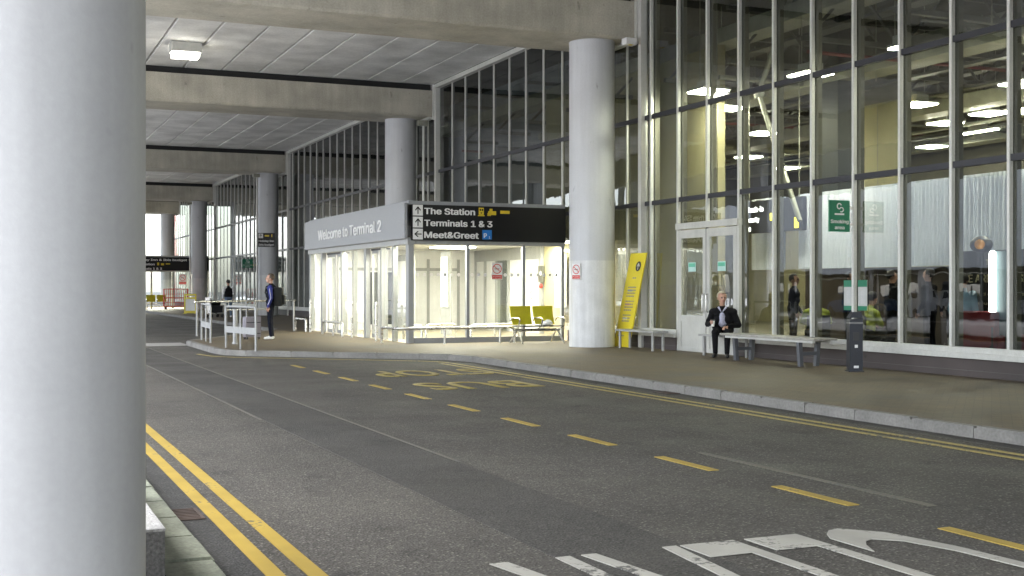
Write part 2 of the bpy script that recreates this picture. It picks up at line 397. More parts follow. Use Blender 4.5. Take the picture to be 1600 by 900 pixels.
def plate(org, xd, yd, w, h, t):
    """a plate with lower left org on the plane (xd, yd), thickness t along the outward normal"""
    xd, yd = Vector(xd), Vector(yd); zd = xd.cross(yd); o = Vector(org); mb = MB()
    P = [o, o + xd * w, o + xd * w + yd * h, o + yd * h]
    lo = [mb.bm.verts.new(p) for p in P]; hi = [mb.bm.verts.new(p + zd * t) for p in P]
    mb.bm.faces.new(lo[::-1]); mb.bm.faces.new(hi)
    for k in range(4): mb.bm.faces.new((lo[k], lo[(k + 1) % 4], hi[(k + 1) % 4], hi[k]))
    return mb
def ring(c, xd, yd, r0, r1, t, n=28, mb=None):
    xd, yd = Vector(xd), Vector(yd); zd = xd.cross(yd); c = Vector(c); mb = mb or MB()
    def P(r, a, k): return mb.bm.verts.new(c + (xd * math.cos(a) + yd * math.sin(a)) * r + zd * k)
    A = [[P(r, 2 * math.pi * i / n, k) for i in range(n)] for r, k in ((r0, 0), (r0, t), (r1, t), (r1, 0))]
    for a, b in ((0, 1), (1, 2), (2, 3), (3, 0)):
        for i in range(n): mb.bm.faces.new((A[a][i], A[a][(i + 1) % n], A[b][(i + 1) % n], A[b][i]))
    return mb
def disc(c, xd, yd, r, t, n=28):
    xd, yd = Vector(xd), Vector(yd); zd = xd.cross(yd); c = Vector(c); mb = MB()
    P = [c + (xd * math.cos(2 * math.pi * i / n) + yd * math.sin(2 * math.pi * i / n)) * r for i in range(n)]
    lo = [mb.bm.verts.new(p) for p in P]; hi = [mb.bm.verts.new(p + zd * t) for p in P]
    mb.bm.faces.new(lo[::-1]); mb.bm.faces.new(hi)
    for i in range(n): mb.bm.faces.new((lo[i], lo[(i + 1) % n], hi[(i + 1) % n], hi[i]))
    return mb
XP, YN, XN, ZP, YP = (1, 0, 0), (0, -1, 0), (-1, 0, 0), (0, 0, 1), (0, 1, 0)
PV = .12                     # pavement level

# ------------------------------------------------------------------ ground, road, pavements
FX = 14.3                    # facade plane
struct(MB().box((-300, -300, -.4), (300, 500, -.06)).build('ground', M_dark))
struct(MB().box((-2.3, -40, -.05), (14.2, 160, 0)).build('road', M_road))
M_fore = mat('pale_bounce_ground', (.55, .55, .545), .85, var=.15)  # unseen ground, made pale to bounce daylight up onto the planks
struct(MB().box((-80, -60, -.05), (-2.3, 200, -.004)).build('forecourt', M_fore))
struct(MB().box((-16, 34, -.004), (-10, 92, .004)).build('added_ground_patch', mat('grey_added_patch', (.2, .2, .19), .85)))  # added unseen patch, dims the pale ground mirrored in the glass
struct(MB().box((-9.98, 28, -.004), (-2.7, 48, .003)).build('added_ground_patch', mat('dark_added_patch', (.11, .11, .105), .85)))  # second added patch, takes a bright strip out of the glass reflection
struct(MB().box((-35, 40, -.004), (-16.1, 90, .002)).build('car_park_ground', M_dark))
struct(MB().box((2.95, -20, 0), (3.79, 110, .004)).build('road_patch', M_patch))
struct(MB().box((1.12, 32.8, 0), (5.0, 34.6, .005)).build('raised_crossing', mat('pale_crossing_surface', (.24, .23, .21), .8, var=.2)))
struct(MB().box((1.12, -20, 0), (1.36, 110, .005)).build('gutter', M_dark))
struct(MB().box((8.93, -20, 0), (9.16, 23.2, .0035)).build('gutter', M_patch))
sm = MB().box((3.79, 9.9, .004), (3.82, 44, .0075)).box((2.92, 14, .0), (2.945, 60, .0035)).box((6.03, 6.6, .0), (6.10, 9.6, .004))
struct(sm.build('road_seam', M_seam))

def arc(c, r, a0, a1, n=8): return [(c[0] + r * math.cos(R(a0 + (a1 - a0) * i / n)), c[1] + r * math.sin(R(a0 + (a1 - a0) * i / n))) for i in range(n + 1)]
kerb_line = [(9.17, -20), (9.17, 23.2), (8.95, 24.0), (8.5, 24.5), (6.2, 26.5), (5.35, 27.25), (5.0, 27.8), (4.88, 28.6), (4.92, 33.0), (5.1, 33.6), (5.5, 34.2), (8.6, 40.2), (9.05, 41.2), (9.17, 42.2), (9.17, 150)]
def offset_line(L, d):
    out = []
    for i, p in enumerate(L):
        a = Vector(L[max(i - 1, 0)]); b = Vector(L[min(i + 1, len(L) - 1)]); t = (b - a).normalized(); nrm = Vector((t.y, -t.x))
        out.append((p[0] + nrm.x * d, p[1] + nrm.y * d))
    return out
inner = offset_line(kerb_line, .15)
def kerb_stones(L, I, z, step, gap, mat_, name, bev=.018):
    mb = MB(); rnd = random.Random(3)
    for i in range(len(L) - 1):
        a, b, ia, ib = Vector(L[i]), Vector(L[i + 1]), Vector(I[i]), Vector(I[i + 1]); n = max(1, round((b - a).length / step))
        for k in range(n):
            t0, t1 = k / n, (k + 1) / n; g = gap / max(.2, (b - a).length)
            dz = rnd.uniform(-.006, .004)
            q = [a.lerp(b, t0 + g), a.lerp(b, t1 - g), ia.lerp(ib, t1 - g), ia.lerp(ib, t0 + g)]
            off = rnd.uniform(-.004, .004)
            m = MB(); m.prism([(p.x + off, p.y) for p in q], -.04, z + dz)
            es = [e for e in m.bm.edges if all(v.co.z > z - .05 for v in e.verts)]
            bmesh.ops.bevel(m.bm, geom=es, offset=bev, segments=2, affect='EDGES')
            me = bpy.data.meshes.new('t'); m.bm.to_mesh(me); m.bm.free(); mb.bm.from_mesh(me); bpy.data.meshes.remove(me)
    return mb.build(name, mat_)
struct(kerb_stones(kerb_line, inner, PV + .004, .92, .004, M_kerb, 'kerb'))
struct(MB().prism([(x + 0.0, y) for x, y in offset_line(kerb_line, .146)] + [(14.25, 150), (14.25, -20)], -.04, PV).build('pavement', M_pave))
kl = [(1.10, -6), (1.10, 110)]
struct(kerb_stones(kl, [(.80, -6), (.80, 110)], PV, .62, .003, M_kerbold, 'kerb'))
struct(MB().box((-2.2, -20, -.04), (.803, 150, PV - .006)).build('pavement', mat('grey_concrete_paving', (.13, .127, .12), .85, var=.25)))

for x, y, lb in ((1.22, 8.3, 'rusty gully grate in the left gutter beside the double yellow lines'), (9.03, 15.2, 'rusty gully grate at the right kerb')):
    t = thing('gully_grate', lb, 'drain', (x, y, .004), group='gully grates')
    MB().box((-.11, -.2, 0), (.11, .2, .004)).build('pit', M_gap, t)
    fr = MB().box((-.11, -.2, .004), (-.09, .2, .012)).box((.09, -.2, .004), (.11, .2, .012)).box((-.09, -.2, .004), (.09, -.18, .012)).box((-.09, .18, .004), (.09, .2, .012))
    for k in range(6): fr.box((-.088, -.15 + k * .055, .0045), (.088, -.125 + k * .055, .011))
    fr.build('grate', mat('rusty_iron', (.07, .05, .04), .8, .2, var=.3), t)
# markings
def strip(x0, x1, y0, y1, z=.009): return ((x0, y0, 0.003), (x1, y1, z))
dl = MB()
for x in (1.36, 1.565): dl.box((x, -6, .004), (x + .095, 105, .0095))
struct(dl.build('double_yellow_line', M_yline))
dl = MB()
for x in (8.38, 8.60): dl.box((x, -6, .004), (x + .075, 23.0, .009))
e0 = [(8.6, 23.0), (8.5, 23.55), (8.1, 24.0), (5.9, 25.95), (5.0, 26.75), (4.62, 27.4), (4.45, 28.4)]
e1 = [(x + .075, y + .04) for x, y in e0]
for i in range(len(e0) - 1): dl.prism([e0[i], e1[i], e1[i + 1], e0[i + 1]], .004, .009)
struct(dl.build('double_yellow_line', M_yold))
dl = MB()
for k in range(-2, 11): dl.box((5.52, 6.84 + 1.77 * (k - 1) + .9 - .9, .0), (5.62, 6.84 + 1.77 * (k - 1) + .9, .006))
struct(dl.build('bus_bay_marking', M_yline))
def road_text(t, x, y, w, h, m, bold): return struct(lettering(t, (x, y, .0045), XN, YN, h, w, m, None, bold, 'road_lettering', True, .0055))
# letters read by drivers coming towards the camera: their tops point to -Y
road_text('BUS', 7.95, 18.3, 1.8, 1.35, M_yold, .012)
road_text('STOP', 8.35, 21.2, 2.1, 1.45, M_yold, .012)
road_text('CLEAR', 5.26, 6.16, 2.72, 2.7, M_wline, .0)

# ------------------------------------------------------------------ canopy: columns, beams, deck
COLY = (26.0, 40.6, 62.4, 84.2, 99.5)
def column(x, y, label, base=2.05, group='round canopy columns', m=None):
    t = thing('canopy_column', label, 'column', (x, y, PV), group=group)
    r = .545
    MB().lathe([(r, base), (r, 7.27), (r + .012, 7.28)], n=64).build('shaft', m or M_col, t, smooth=True)
    if base: MB().lathe([(r + .004, 0), (r + .004, base)], n=64).build('painted_base', M_colbase, t, smooth=True)
    return t
labs = ['thick round column beside the yellow leaning board, with a small no-smoking notice on it', 'round column rising behind the grey fascia of the entrance lobby',
        'round column carrying a small black hotel sign', 'round column just right of the far black direction sign', 'most distant round column above the far direction sign']
for y, lb in zip(COLY, labs): column(13.38, y, lb)
M_col_dimmed = mat('column_darkened_for_light', (.315, .315, .32), .5, var=.05, vscale=1.2, fine=.03, fscale=30, bump=.03, bscale=90, streak=.06, scuff=.4)  # same paint as the other columns, darkened to offset the strong side light
column(.075, 5.3, 'huge pale round column filling the left edge, next to the camera', base=0., m=M_col_dimmed)
for y in COLY[1:4]: column(.075, y, 'round column of the outer row, hidden behind the big column', group='outer row of columns')
BEAMY = (5.2, 26.25, 40.4, 62.5, 84.0, 99.4)
bl = ['concrete beam directly over the big near column', 'nearest deep concrete beam, spanning the top of the view', 'second concrete beam, ending above the entrance lobby roof',
      'third concrete beam, above the column with the hotel sign', 'fourth concrete beam, shorter and further down the road', 'last concrete beam above the most distant column']
for y, lb in zip(BEAMY, bl):
    t = thing('canopy_beam', lb, 'beam', (0, y, 0), group='cross beams under the deck')
    pr = [(-1.0, 7.46), (-.94, 7.40), (.94, 7.40), (1.0, 7.46), (1.0, 8.30), (-1.0, 8.30)]
    mtx = Matrix(((0, 0, 1, 0), (1, 0, 0, 0), (0, 1, 0, 0), (0, 0, 0, 1)))
    MB().prism(pr, -2.6, 14.12, mtx).build('beam_body', M_conc, t)
    MB().box((-2.6, -.86, 8.30), (14.1, .86, 8.52)).build('bearing_strip', M_gap, t)
    MB().box((14.124, -1.06, 7.30), (14.20, -.98, 8.5)).box((14.124, .98, 7.30), (14.20, 1.06, 8.5)).build('end_plate', M_alu, t)
    MB().box((14.0, -.97, 7.33), (14.19, .97, 7.396)).build('trim', M_alu, t)
roof = MB()
x = -2.6
k = 0
while x < 14.0:
    for y0, y1 in zip((-40,) + BEAMY, BEAMY + (104,)):
        dz = random.uniform(-.006, .006)
        roof.box((x + .032, y0, 8.52 + dz), (min(x + 1.168, 14.18), y1, 8.72 + dz), .022)
    x += 1.2
o = roof.build('canopy_roof', M_plank); tag(o, kind='structure')
struct(MB().box((-2.6, -40, 8.735), (14.2, 104, 9.3)).build('road_deck', M_conc))
struct(MB().box((-2.8, -40, 7.05), (-2.61, 104, 9.9)).build('deck_parapet', M_conc))  # unseen deck edge, lowered to block sky mirrored in the glass

# lamp fixed under the planks
t = thing('ceiling_light', 'lit square floodlight box fixed under the concrete planks', 'lamp', (5.28, 35.6, 8.5))
MB().box((-.42, -.3, -.27), (.42, .3, .012), .02).build('housing', mat('lamp_housing', (.45, .45, .42), .5), t)
MB().box((-.36, -.26, -.40), (.36, .26, -.272), .01).build('diffuser', M_glow, t)
t = thing('camera_box', 'small white box under the end of the nearest beam', 'camera', (13.9, 25.1, 7.28))
MB().box((-.14, -.12, -.06), (.14, .12, .10), .01).build('housing', M_white, t)
MB().box((-.05, -.125, -.065), (.05, -.0, -.061)).build('indicator', M_signy, t)
for xx, yy, lb in ((14.0, 39.95, 'thin grey drain pipe down the right side of the column behind the lobby'), (12.72, 61.8, 'thin grey drain pipe beside the column with the hotel sign'), (12.7, 83.6, 'thin drain pipe beside the column by the far direction sign')):
    t = thing('drain_pipe', lb, 'pipe', (xx, yy, PV), group='column drain pipes')
    MB().bar((0, 0, 0), (0, 0, 7.1), .045).build('pipe', M_alu, t, smooth=True)
    MB().box((-.22, -.12, 7.02), (.12, .12, 7.2), .01).build('bracket', M_serv, t)

# ------------------------------------------------------------------ glazed facade in bays
GRID0 = 13.92
def facade(y0, y1, label, top=8.5, z_low=None, door=None, low_range=None):
    """one bay of the glass wall: mullions every 1.2 m, transoms, one mesh of panes, white sill on a brick plinth"""
    t = thing('glass_facade', label, 'glass wall', (FX, y0, 0), group='bays of the terminal glass wall')
    L = y1 - y0
    ys = []
    k = math.ceil((y0 - GRID0) / 1.2 + .15)
    while GRID0 + 1.2 * k < y1 - .2: ys.append(GRID0 + 1.2 * k - y0); k += 1
    def low(y):
        if low_range and low_range[0] - y0 - .01 < y < low_range[1] - y0 + .01: return 3.5
        if door and door[0] - y0 + .3 < y < door[1] - y0 - .3: return 2.93
        if door and door[0] - y0 - .3 < y < door[1] - y0 + .3: return PV
        return .58
    for y in ys:
        zl = low(y)
        pj = .055 if y0 < 20 else .022
        MB().box((-pj, y - .028, zl), (.02, y + .028, top), .006).build('mullion', M_alu, t)
        if y0 < 20: MB().box((.06, y - .028, zl), (.19, y + .028, top)).build('inner_fin', mat('inner_fin_olive', (.12, .115, .08), .6), t)
    edges = [0.0] + ys + [L]
    MB().box((-.12, -.09, PV if not low_range or low_range[0] > y0 + .1 else 3.5), (.06, .06, top)).build('main_post', M_alu, t)
    panes = MB(); rnd = random.Random(int(y0 * 10))
    levels = [.58, 3.5, 5.52, top]
    for a, b in zip(edges, edges[1:]):
        mid = (a + b) / 2; zl = low(mid)
        lv = [zl] + [z for z in levels if z > zl + .05]
        for z0, z1 in zip(lv, lv[1:]):
            g0 = len(panes.bm.verts)
            m = MB(); m.box((.025, a + .02, z0 + .01), (.037, b - .02, z1 - .01))
            tilt = Matrix.Translation((.03, mid, (z0 + z1) / 2)) @ Matrix.Rotation(rnd.gauss(0, .0022), 4, 'Z') @ Matrix.Rotation(rnd.gauss(0, .0016), 4, 'Y') @ Matrix.Translation((-.03, -mid, -(z0 + z1) / 2))
            bmesh.ops.transform(m.bm, verts=m.bm.verts, matrix=tilt)
            me = bpy.data.meshes.new('t'); m.bm.to_mesh(me); m.bm.free(); panes.bm.from_mesh(me); bpy.data.meshes.remove(me)
    panes.build('glazing', M_glass, t)
    for z in (3.5, 5.52):
        s0, s1 = 0.07, L - .1
        MB().box((-.03, s0, z - .052), (.06, s1, z + .052)).build('transom', M_trans, t)
    MB().box((-.14, .07, top - .14), (.05, L - .1, top), .01).build('top_rail', M_frame, t)
    # sill and plinth, broken at the door and the lobby
    holes = [h for h in (door, low_range) if h]
    spans = [(0.07, L - .1)]
    for h in holes:
        a, b = h[0] - y0, h[1] - y0; ns = []
        for s in spans:
            if b <= s[0] or a >= s[1]: ns.append(s); continue
            if a > s[0]: ns.append((s[0], a))
            if b < s[1]: ns.append((b, s[1]))
        spans = ns
    for a, b in spans:
        if b - a < .15: continue
        MB().box((-.14, a, .41), (.08, b, .50), .008).box((-.08, a, .495), (.06, b, .585), .006).build('sill', M_frame, t)
        MB().box((-.055, a, PV - .02), (.08, b, .412)).build('plinth', M_plinth, t)
    return t
fa = facade(1.2, 25.12, 'nearest bay of tall glass with double doors, behind the benches', door=(21.12, 23.52))
fb = facade(25.12, 39.3, 'dark glass bay above the entrance lobby roof', low_range=(29.1, 39.3))
fc = facade(39.3, 61.45, 'glass bay behind the standing men, left of the entrance lobby', top=8.5)
fd = facade(61.45, 83.0, 'glass bay beyond the column with the hotel sign')
fe = facade(83.0, 104, 'most distant glass bay at the end of the canopy')

# double doors in the first bay (children of the facade); local origin is (FX, 1.2, 0)
dy0, dy1 = 21.12 - 1.2, 23.52 - 1.2
MB().box((-.09, dy0 - .02, 2.82), (.05, dy1 + .02, 2.96), .008).build('door_header', M_frame, fa)
for a, b, lb in ((dy0 + .04, (dy0 + dy1) / 2 - .006, None), ((dy0 + dy1) / 2 + .006, dy1 - .04, None)):
    d = MB().box((-.06, a, PV + .01), (.0, a + .13, 2.8), .006).box((-.06, b - .13, PV + .01), (.0, b, 2.8), .006) \
        .box((-.058, a + .13, 2.62), (-.002, b - .13, 2.8)).box((-.058, a + .13, .78), (-.002, b - .13, .92)).box((-.058, a + .13, PV + .01), (-.002, b - .13, .22)).build('door', M_frame, fa)
    MB().box((-.04, a + .12, .2), (-.015, b - .12, .8)).build('kick_panel', M_frame, d)
    MB().box((-.034, a + .12, .9), (-.024, b - .12, 2.64)).build('pane', M_glass, d)
    ny = (a + b) / 2
    MB().box((-.05, ny - .15, 1.88), (-.044, ny + .15, 2.08)).build('notice', mat('pale_green_notice', (.42, .62, .58), .5), d)
    MB().box((-.053, ny - .13, 1.98), (-.0505, ny + .13, 2.06)).build('notice_band', mat('notice_green', (.10, .42, .28), .5), d)
    hy = b - .07 if a < (dy0 + dy1) / 2 - .1 else a + .07
    MB().tube([(-.06, hy, 1.0), (-.11, hy, 1.03), (-.11, hy, 1.37), (-.06, hy, 1.4)], .014).build('handle', M_steel, d, smooth=True)
MB().box((-.065, (dy0 + dy1) / 2 - .005, PV), (.0, (dy0 + dy1) / 2 + .005, 2.82)).build('door_seal', M_blackp, fa)

# ------------------------------------------------------------------ the hall behind the glass
struct(MB().box((14.26, -12, -.04), (31, 106, PV + .003)).build('hall_floor', M_hallfloor))
hc = struct(MB().box((14.42, -12, 8.55), (31, 106, 8.9)).build('hall_ceiling', M_hallceil))
struct(MB().box((30, -12, PV), (30.3, 106, 4.9)).build('hall_wall', M_cream))
struct(MB().box((30.01, -12, 4.9), (30.3, 106, 8.55)).build('hall_wall_upper', mat('brown_grey_panel', (.14, .13, .10), .7)))
struct(MB().box((14.5, 44.0, PV), (30, 44.3, 8.55)).build('hall_partition', mat('grey_partition', (.16, .165, .17), .7)))
struct(MB().box((19.5, 44.3, PV), (19.8, 106, 8.55)).build('hall_backing', mat('grey_back_screen', (.10, .105, .11), .7)))
struct(MB().box((16.4, 30.3, 3.6), (16.5, 43.9, 8.5)).build('hall_backing', mat('added_blue_grey_screen', (.22, .24, .28), .7)))  # added screen hiding the lit hall, keeps the glass above the lobby dark
struct(MB().box((17.73, 4, PV), (17.8, 23.5, 1.96)).build('added_dark_sheet', mat('brown_dimming_sheet', (.045, .032, .026), .6)))  # added dark sheet imitating the dimness low behind the glass
def ribbed(y0, y1, label):  # added band inside the hall, imitates bright cladding mirrored in the glass
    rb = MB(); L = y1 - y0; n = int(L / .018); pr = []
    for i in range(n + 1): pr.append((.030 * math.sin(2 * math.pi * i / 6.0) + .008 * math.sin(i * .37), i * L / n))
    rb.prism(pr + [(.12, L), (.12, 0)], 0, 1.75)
    tag(rb.build('mirrored_cladding_band', mat('pale_mirrored_cladding', (.72, .75, .85), .5, var=.10, vscale=.8), None, (17.6, y0, 1.97)), label, 'reflection band')
ribbed(4.25, 23.6, 'broad pale ribbed band imitating cladding mirrored in the glass, behind the smoking sign')
ribbed(24.25, 25.5, 'short pale ribbed band imitating mirrored cladding, just right of the double doors')
# services under the hall ceiling, parts of the ceiling
rnd = random.Random(11)
for i in range(11):
    y = 12 + i * 2.7
    mb = MB()
    for z in (6.55, 7.75): mb.box((15.1, y - .05, z - .05), (29.5, y + .05, z + .05))
    xx = 15.2; up = True
    while xx < 29:
        mb.bar((xx, y, 6.55 if up else 7.75), (xx + 1.2, y, 7.75 if up else 6.55), .035, 6); xx += 1.2; up = not up
    mb.build('roof_truss', M_serv2, hc)
for i in range(12):
    xx = 16.0 + i * 1.15; z = rnd.choice((6.05, 6.3, 6.9, 7.2)); w = rnd.choice((.12, .2, .45, .7))
    if w > .4: MB().box((xx - w / 2, 2, z), (xx + w / 2, 43, z + .35), .02).build('air_duct', M_serv, hc)
    else: MB().box((xx - w, 4, z), (xx + w, 43, z + .06)).build('cable_tray', M_serv2 if i % 2 else M_serv, hc)
for i in range(9):
    y = 14 + i * 3.3; z = rnd.choice((5.85, 6.15, 6.4)); r = rnd.choice((.04, .06, .12))
    MB().bar((15.6, y, z), (29, y, z), r, 8).build('service_pipe', (M_serv, M_serv2, mat('red_sprinkler_pipe', (.22, .03, .03), .5))[i % 3], hc, smooth=True)
for i in range(30):
    xx, y = rnd.uniform(15.5, 27), rnd.uniform(14, 40)
    MB().box((xx - .01, y - .01, 6.1), (xx + .01, y + .01, 8.5)).build('hanger_rod', M_serv, hc)

def hall_piece(name, label, cat, a, b, m, group=None):
    o = MB().box(a, b, .02).build(name, m); return tag(o, label, cat, group)
# near cream lining wall beside the doors, with a darker dado
t = thing('lining_wall', 'cream panelled wall close behind the glass, left of the double doors', 'wall', (15.7, 24.1, PV))
MB().box((0, 0, 1.46), (.2, 9.6, 7.4)).build('cream_panels', M_cream, t)
MB().box((-.004, 0, 0), (.2, 9.6, 1.45)).build('dado', M_creamlow, t)
for y in (.02, 1.6, 3.2, 4.8, 6.4, 8.0): MB().box((-.007, y, 0), (-.0045, y + .015, 7.4)).build('joint', M_ink, t)
MB().box((-.007, 0, 1.449), (-.001, 9.6, 1.461)).build('joint', M_ink, t)
t = thing('hall_core', 'tall cream wall block inside the hall behind the smoking sign', 'wall', (20, 22.9, PV))
MB().box((0, 0, 0), (.25, 2.3, 7.6)).build('cream_panels', M_cream, t)
for y in (.75, 1.55): MB().box((-.006, y, 0), (-.001, y + .02, 7.6)).build('joint', M_ink, t)
MB().box((-.05, -.02, 5.9), (-.008, 2.32, 7.6)).build('dark_band', mat('brown_grey_panel', (.14, .13, .10), .7), t)
t = thing('hall_pillar', 'dark square pillar inside the hall beside the cream block', 'pillar', (18, 22.65, PV))
MB().box((0, 0, 0), (.6, .95, 8.4), .02).build('shaft', mat('dark_grey_pillar', (.028, .032, .036), .5), t)
for yy, lb in ((16.4, 'slim cream pillar inside the hall near the right edge'),):
    t = thing('hall_pillar', lb, 'pillar', (19.0, yy, PV), group='cream hall pillars'); MB().lathe([(.22, 0), (.22, 8.4)], n=24).build('shaft', M_cream, t, smooth=True)
t = thing('roof_brace', 'bent pale steel brace tube high inside the hall behind the doors', 'brace')
MB().tube([(16, 21.4, 8.3), (16, 22.9, 5.9), (16, 21.4, 2.95)], .06).build('brace_tube', M_serv, t, smooth=True)
MB().ball((16, 22.9, 5.9), .13).build('joint', M_frame, t, smooth=True)

def hall_lamp(x, y, z, w, l, label, grp='pendant lamps in the hall'):
    t = thing('hall_lamp', label, 'lamp', (x, y, z), group=grp)
    MB().prism([(-w / 2, -l / 2), (w / 2, -l / 2), (w / 2, l / 2), (-w / 2, l / 2)], .0, .05).box((-w * .25, -l * .25, .05), (w * .25, l * .25, .22), .01).build('lamp_housing', M_frame, t)
    MB().box((-w * .45, -l * .45, -.03), (w * .45, l * .45, -.001)).build('diffuser', M_glowhall, t)
    MB().bar((-w * .3, 0, .2), (-w * .3, 0, 8.5 - z), .012, 6).bar((w * .3, 0, .2), (w * .3, 0, 8.5 - z), .012, 6).build('drop_rod', M_serv, t)
gl = 'square lit pendant lamp among many under the dark hall ceiling'
for x, y, lb in ((15.9, 20.9, 'lit lamp above the smoking sign, left of the dark pillar'), (15.12, 23.6, 'lit lamp just behind the glass high above the double doors'), (17.0, 25.6, gl), (20.63, 29.39, gl), (22.99, 36.42, gl), (23.95, 34.87, gl), (27.43, 37.45, gl),
                 (20.88, 23.27, gl), (23.63, 23.73, gl), (23.92, 25.58, gl), (20.83, 19.96, gl), (24.06, 23.05, gl), (20, 12, gl), (25, 14, gl), (17.5, 15.5, gl), (27.5, 30, gl)):
    hall_lamp(x, y, 6.0, .75, .75, lb)
hall_lamp(15.6, 17.9, 6.0, .22, .34, 'small boxy lit lamp hung just behind the glass right of the cream block', None)
hall_lamp(26.08, 26.55, 6.0, .18, 1.5, 'long lit tube lamp deep inside the hall', None)

# lit hanging sign inside the hall
t = thing('hanging_sign', 'dark hanging sign with lit lettering inside the hall, right of the doors', 'sign', (17.2, 24.2, 2.85))
MB().box((0, -1.3, 0), (.12, 1.1, .78), .01).build('panel', M_sign, t)
lettering('Check-in', (-.003, .95, .52), YN, ZP, .17, None, M_glowsign, t, .02)
lettering('Security', (-.003, .95, .28), YN, ZP, .15, None, M_glowsign, t, .02)
lettering('Exit', (-.003, .95, .06), YN, ZP, .13, None, M_glowsign, t, .02)
MB().box((-.006, -.05, .28), (-.001, -.22, .45)).box((-.006, -1.0, .06), (-.001, -1.15, .3)).build('pictogram', M_glowy, t)
MB().bar((.06, -1.1, .78), (.06, -1.1, 5.6), .015, 6).bar((.06, .9, .78), (.06, .9, 5.6), .015, 6).build('drop_rod', M_serv, t)

# hoarding with gold lettering
t = thing('hoarding', 'dark hoarding with pale gold lettering behind the right-hand glass', 'hoarding', (15.9, 16.75, PV))
MB().box((0, -4.4, .0), (.06, .06, 2.05), .01).build('panel', M_hoard, t)
lettering('WE ARE TRANSFORMING', (-.004, -.12, 1.50), YN, ZP, .19, 2.35, M_gold, t, .014)
lettering('Our world class welcome', (-.004, -.12, 1.27), YN, ZP, .075, 1.55, M_gold, t, .0)
lettering('look through our', (-.004, -.12, 1.11), YN, ZP, .075, 1.05, M_gold, t, .0)
lettering('T2', (-.004, -.72, 1.80), YN, ZP, .13, None, M_gold, t, -.002)
# amber beacon and lit tube
t = thing('amber_beacon', 'amber globe lamp in a black hood on a thin dark pole behind the glass', 'beacon', (15.2, 15.43, PV))
MB().bar((0, 0, 0), (0, 0, 2.02), .035).build('pole', M_blackp, t, smooth=True)
MB().ball((0, 0, 2.12), .15, (1.2, 1.25, .95), 20).build('hood', M_blackp, t, smooth=True)
MB().ball((-.12, -.09, 2.12), .085, n=16).build('globe', M_amber, t, smooth=True)
t = thing('light_tube', 'tall glowing white tube light standing behind the right-hand glass', 'lamp', (14.95, 14.93, PV))
MB().box((.06, -.30, .0), (.10, .12, 2.0), .01).build('backing_panel', M_teal, t)
MB().tube([(0, 0, .78), (0, 0, 1.95)], .058, 14).ball((0, 0, 1.95), .058).build('tube', M_glowtube, t, smooth=True)
MB().box((-.08, -.08, 0), (.06, .08, .77), .01).build('stand', M_blackp, t)

# ------------------------------------------------------------------ entrance lobby
LX, LY0, LY1 = 9.8, 29.1, 39.2
M_lframe = mat('grey_white_lobby_frame', (.30, .305, .30), .45, var=.07, streak=.06)
lob = thing('entrance_lobby', 'brightly lit glazed entrance lobby with a grey fascia reading Welcome to Terminal 2', 'lobby', (LX, LY0, PV))
def P(a, b, c): return (a - LX, b - LY0, c - PV)
def lbox(a, b, name, m, bev=0., parent=None): return MB().box(P(*a), P(*b), bev).build(name, m, parent or lob)
fas = lbox((9.66, 29.02, 2.765), (9.74, 39.35, 3.66), 'fascia', M_lobbygrey, .01)
lettering('Welcome to Terminal 2', P(9.656, 37.55, 3.02), YN, ZP, .42, 6.6, M_white, fas, .022, depth=.012)
lbox((9.78, 29.06, 3.62), (14.15, 39.3, 3.72), 'roof', M_lobbygrey, .01)
lbox((9.76, 29.06, 2.62), (9.96, 39.3, 2.79), 'header_rail', M_lframe, .008)
lbox((9.98, 29.06, 2.62), (14.15, 29.22, 2.79), 'header_rail', M_lframe, .008)
lbox((9.97, 29.3, 2.80), (15.6, 39.25, 2.86), 'ceiling', M_white)
lbox((9.80, 29.10, PV), (15.6, 39.28, PV + .006), 'floor', mat('lobby_floor', (.22, .19, .125), .35, var=.12))
posts = [(39.2, .16), (37.74, .20), (35.41, .14), (34.17, .07), (32.94, .20), (31.44, .07), (30.43, .10), (29.22, .24)]
for y, w in posts: lbox((9.80, y - w / 2, PV), (9.94, y + w / 2, 2.62), 'post', M_lframe, .008)
for x in (11.4, 12.97, 14.1): lbox((x - .04, 29.08, PV), (x + .04, 29.2, 2.62), 'post', M_lobbygrey, .006)
lbox((9.95, 29.09, PV), (14.06, 29.19, .26), 'base_rail', M_lobbygrey, .006)
ys = [p[0] for p in posts]
for a, b in zip(ys[1:], ys):
    if (a, b) in ((35.41, 37.74), (31.44, 32.94)): continue
    lbox((9.86, a + .05, .2), (9.872, b - .05, 2.62), 'pane', M_clear)
for a, b in zip((9.9, 11.4, 12.97), (11.4, 12.97, 14.1)): lbox((a + .05, 29.14, .26), (b - .05, 29.152, 2.62), 'pane', M_clear)
for a, b in ((35.49, 37.63), (31.49, 32.83)):      # sliding doors, half open behind the first pair of posts
    m = (a + b) / 2
    for s0, s1 in ((a, a + (b - a) * .46), (b - (b - a) * .46, b)):
        d = MB().box(P(9.97, s0, .14), P(10.02, s0 + .07, 2.58)).box(P(9.97, s1 - .07, .14), P(10.02, s1, 2.58)).box(P(9.972, s0 + .07, .14), P(10.018, s1 - .07, .24)).box(P(9.972, s0 + .07, 2.48), P(10.018, s1 - .07, 2.58)).build('sliding_door', M_lframe, lob)
        MB().box(P(9.99, s0 + .06, .22), P(10.0, s1 - .06, 2.5)).build('pane', M_clear, d)
    lbox((9.95, a, 2.56), (10.08, b, 2.615), 'door_track', M_blackp)
ew = lbox((9.97, 39.2, PV), (15.6, 39.26, 2.8), 'end_wall', M_white)
for x in (10.6, 11.7, 12.8, 13.9, 15.0): MB().box(P(x - .05, 39.17, PV), P(x + .05, 39.197, 2.5)).build('post', M_lframe, ew)
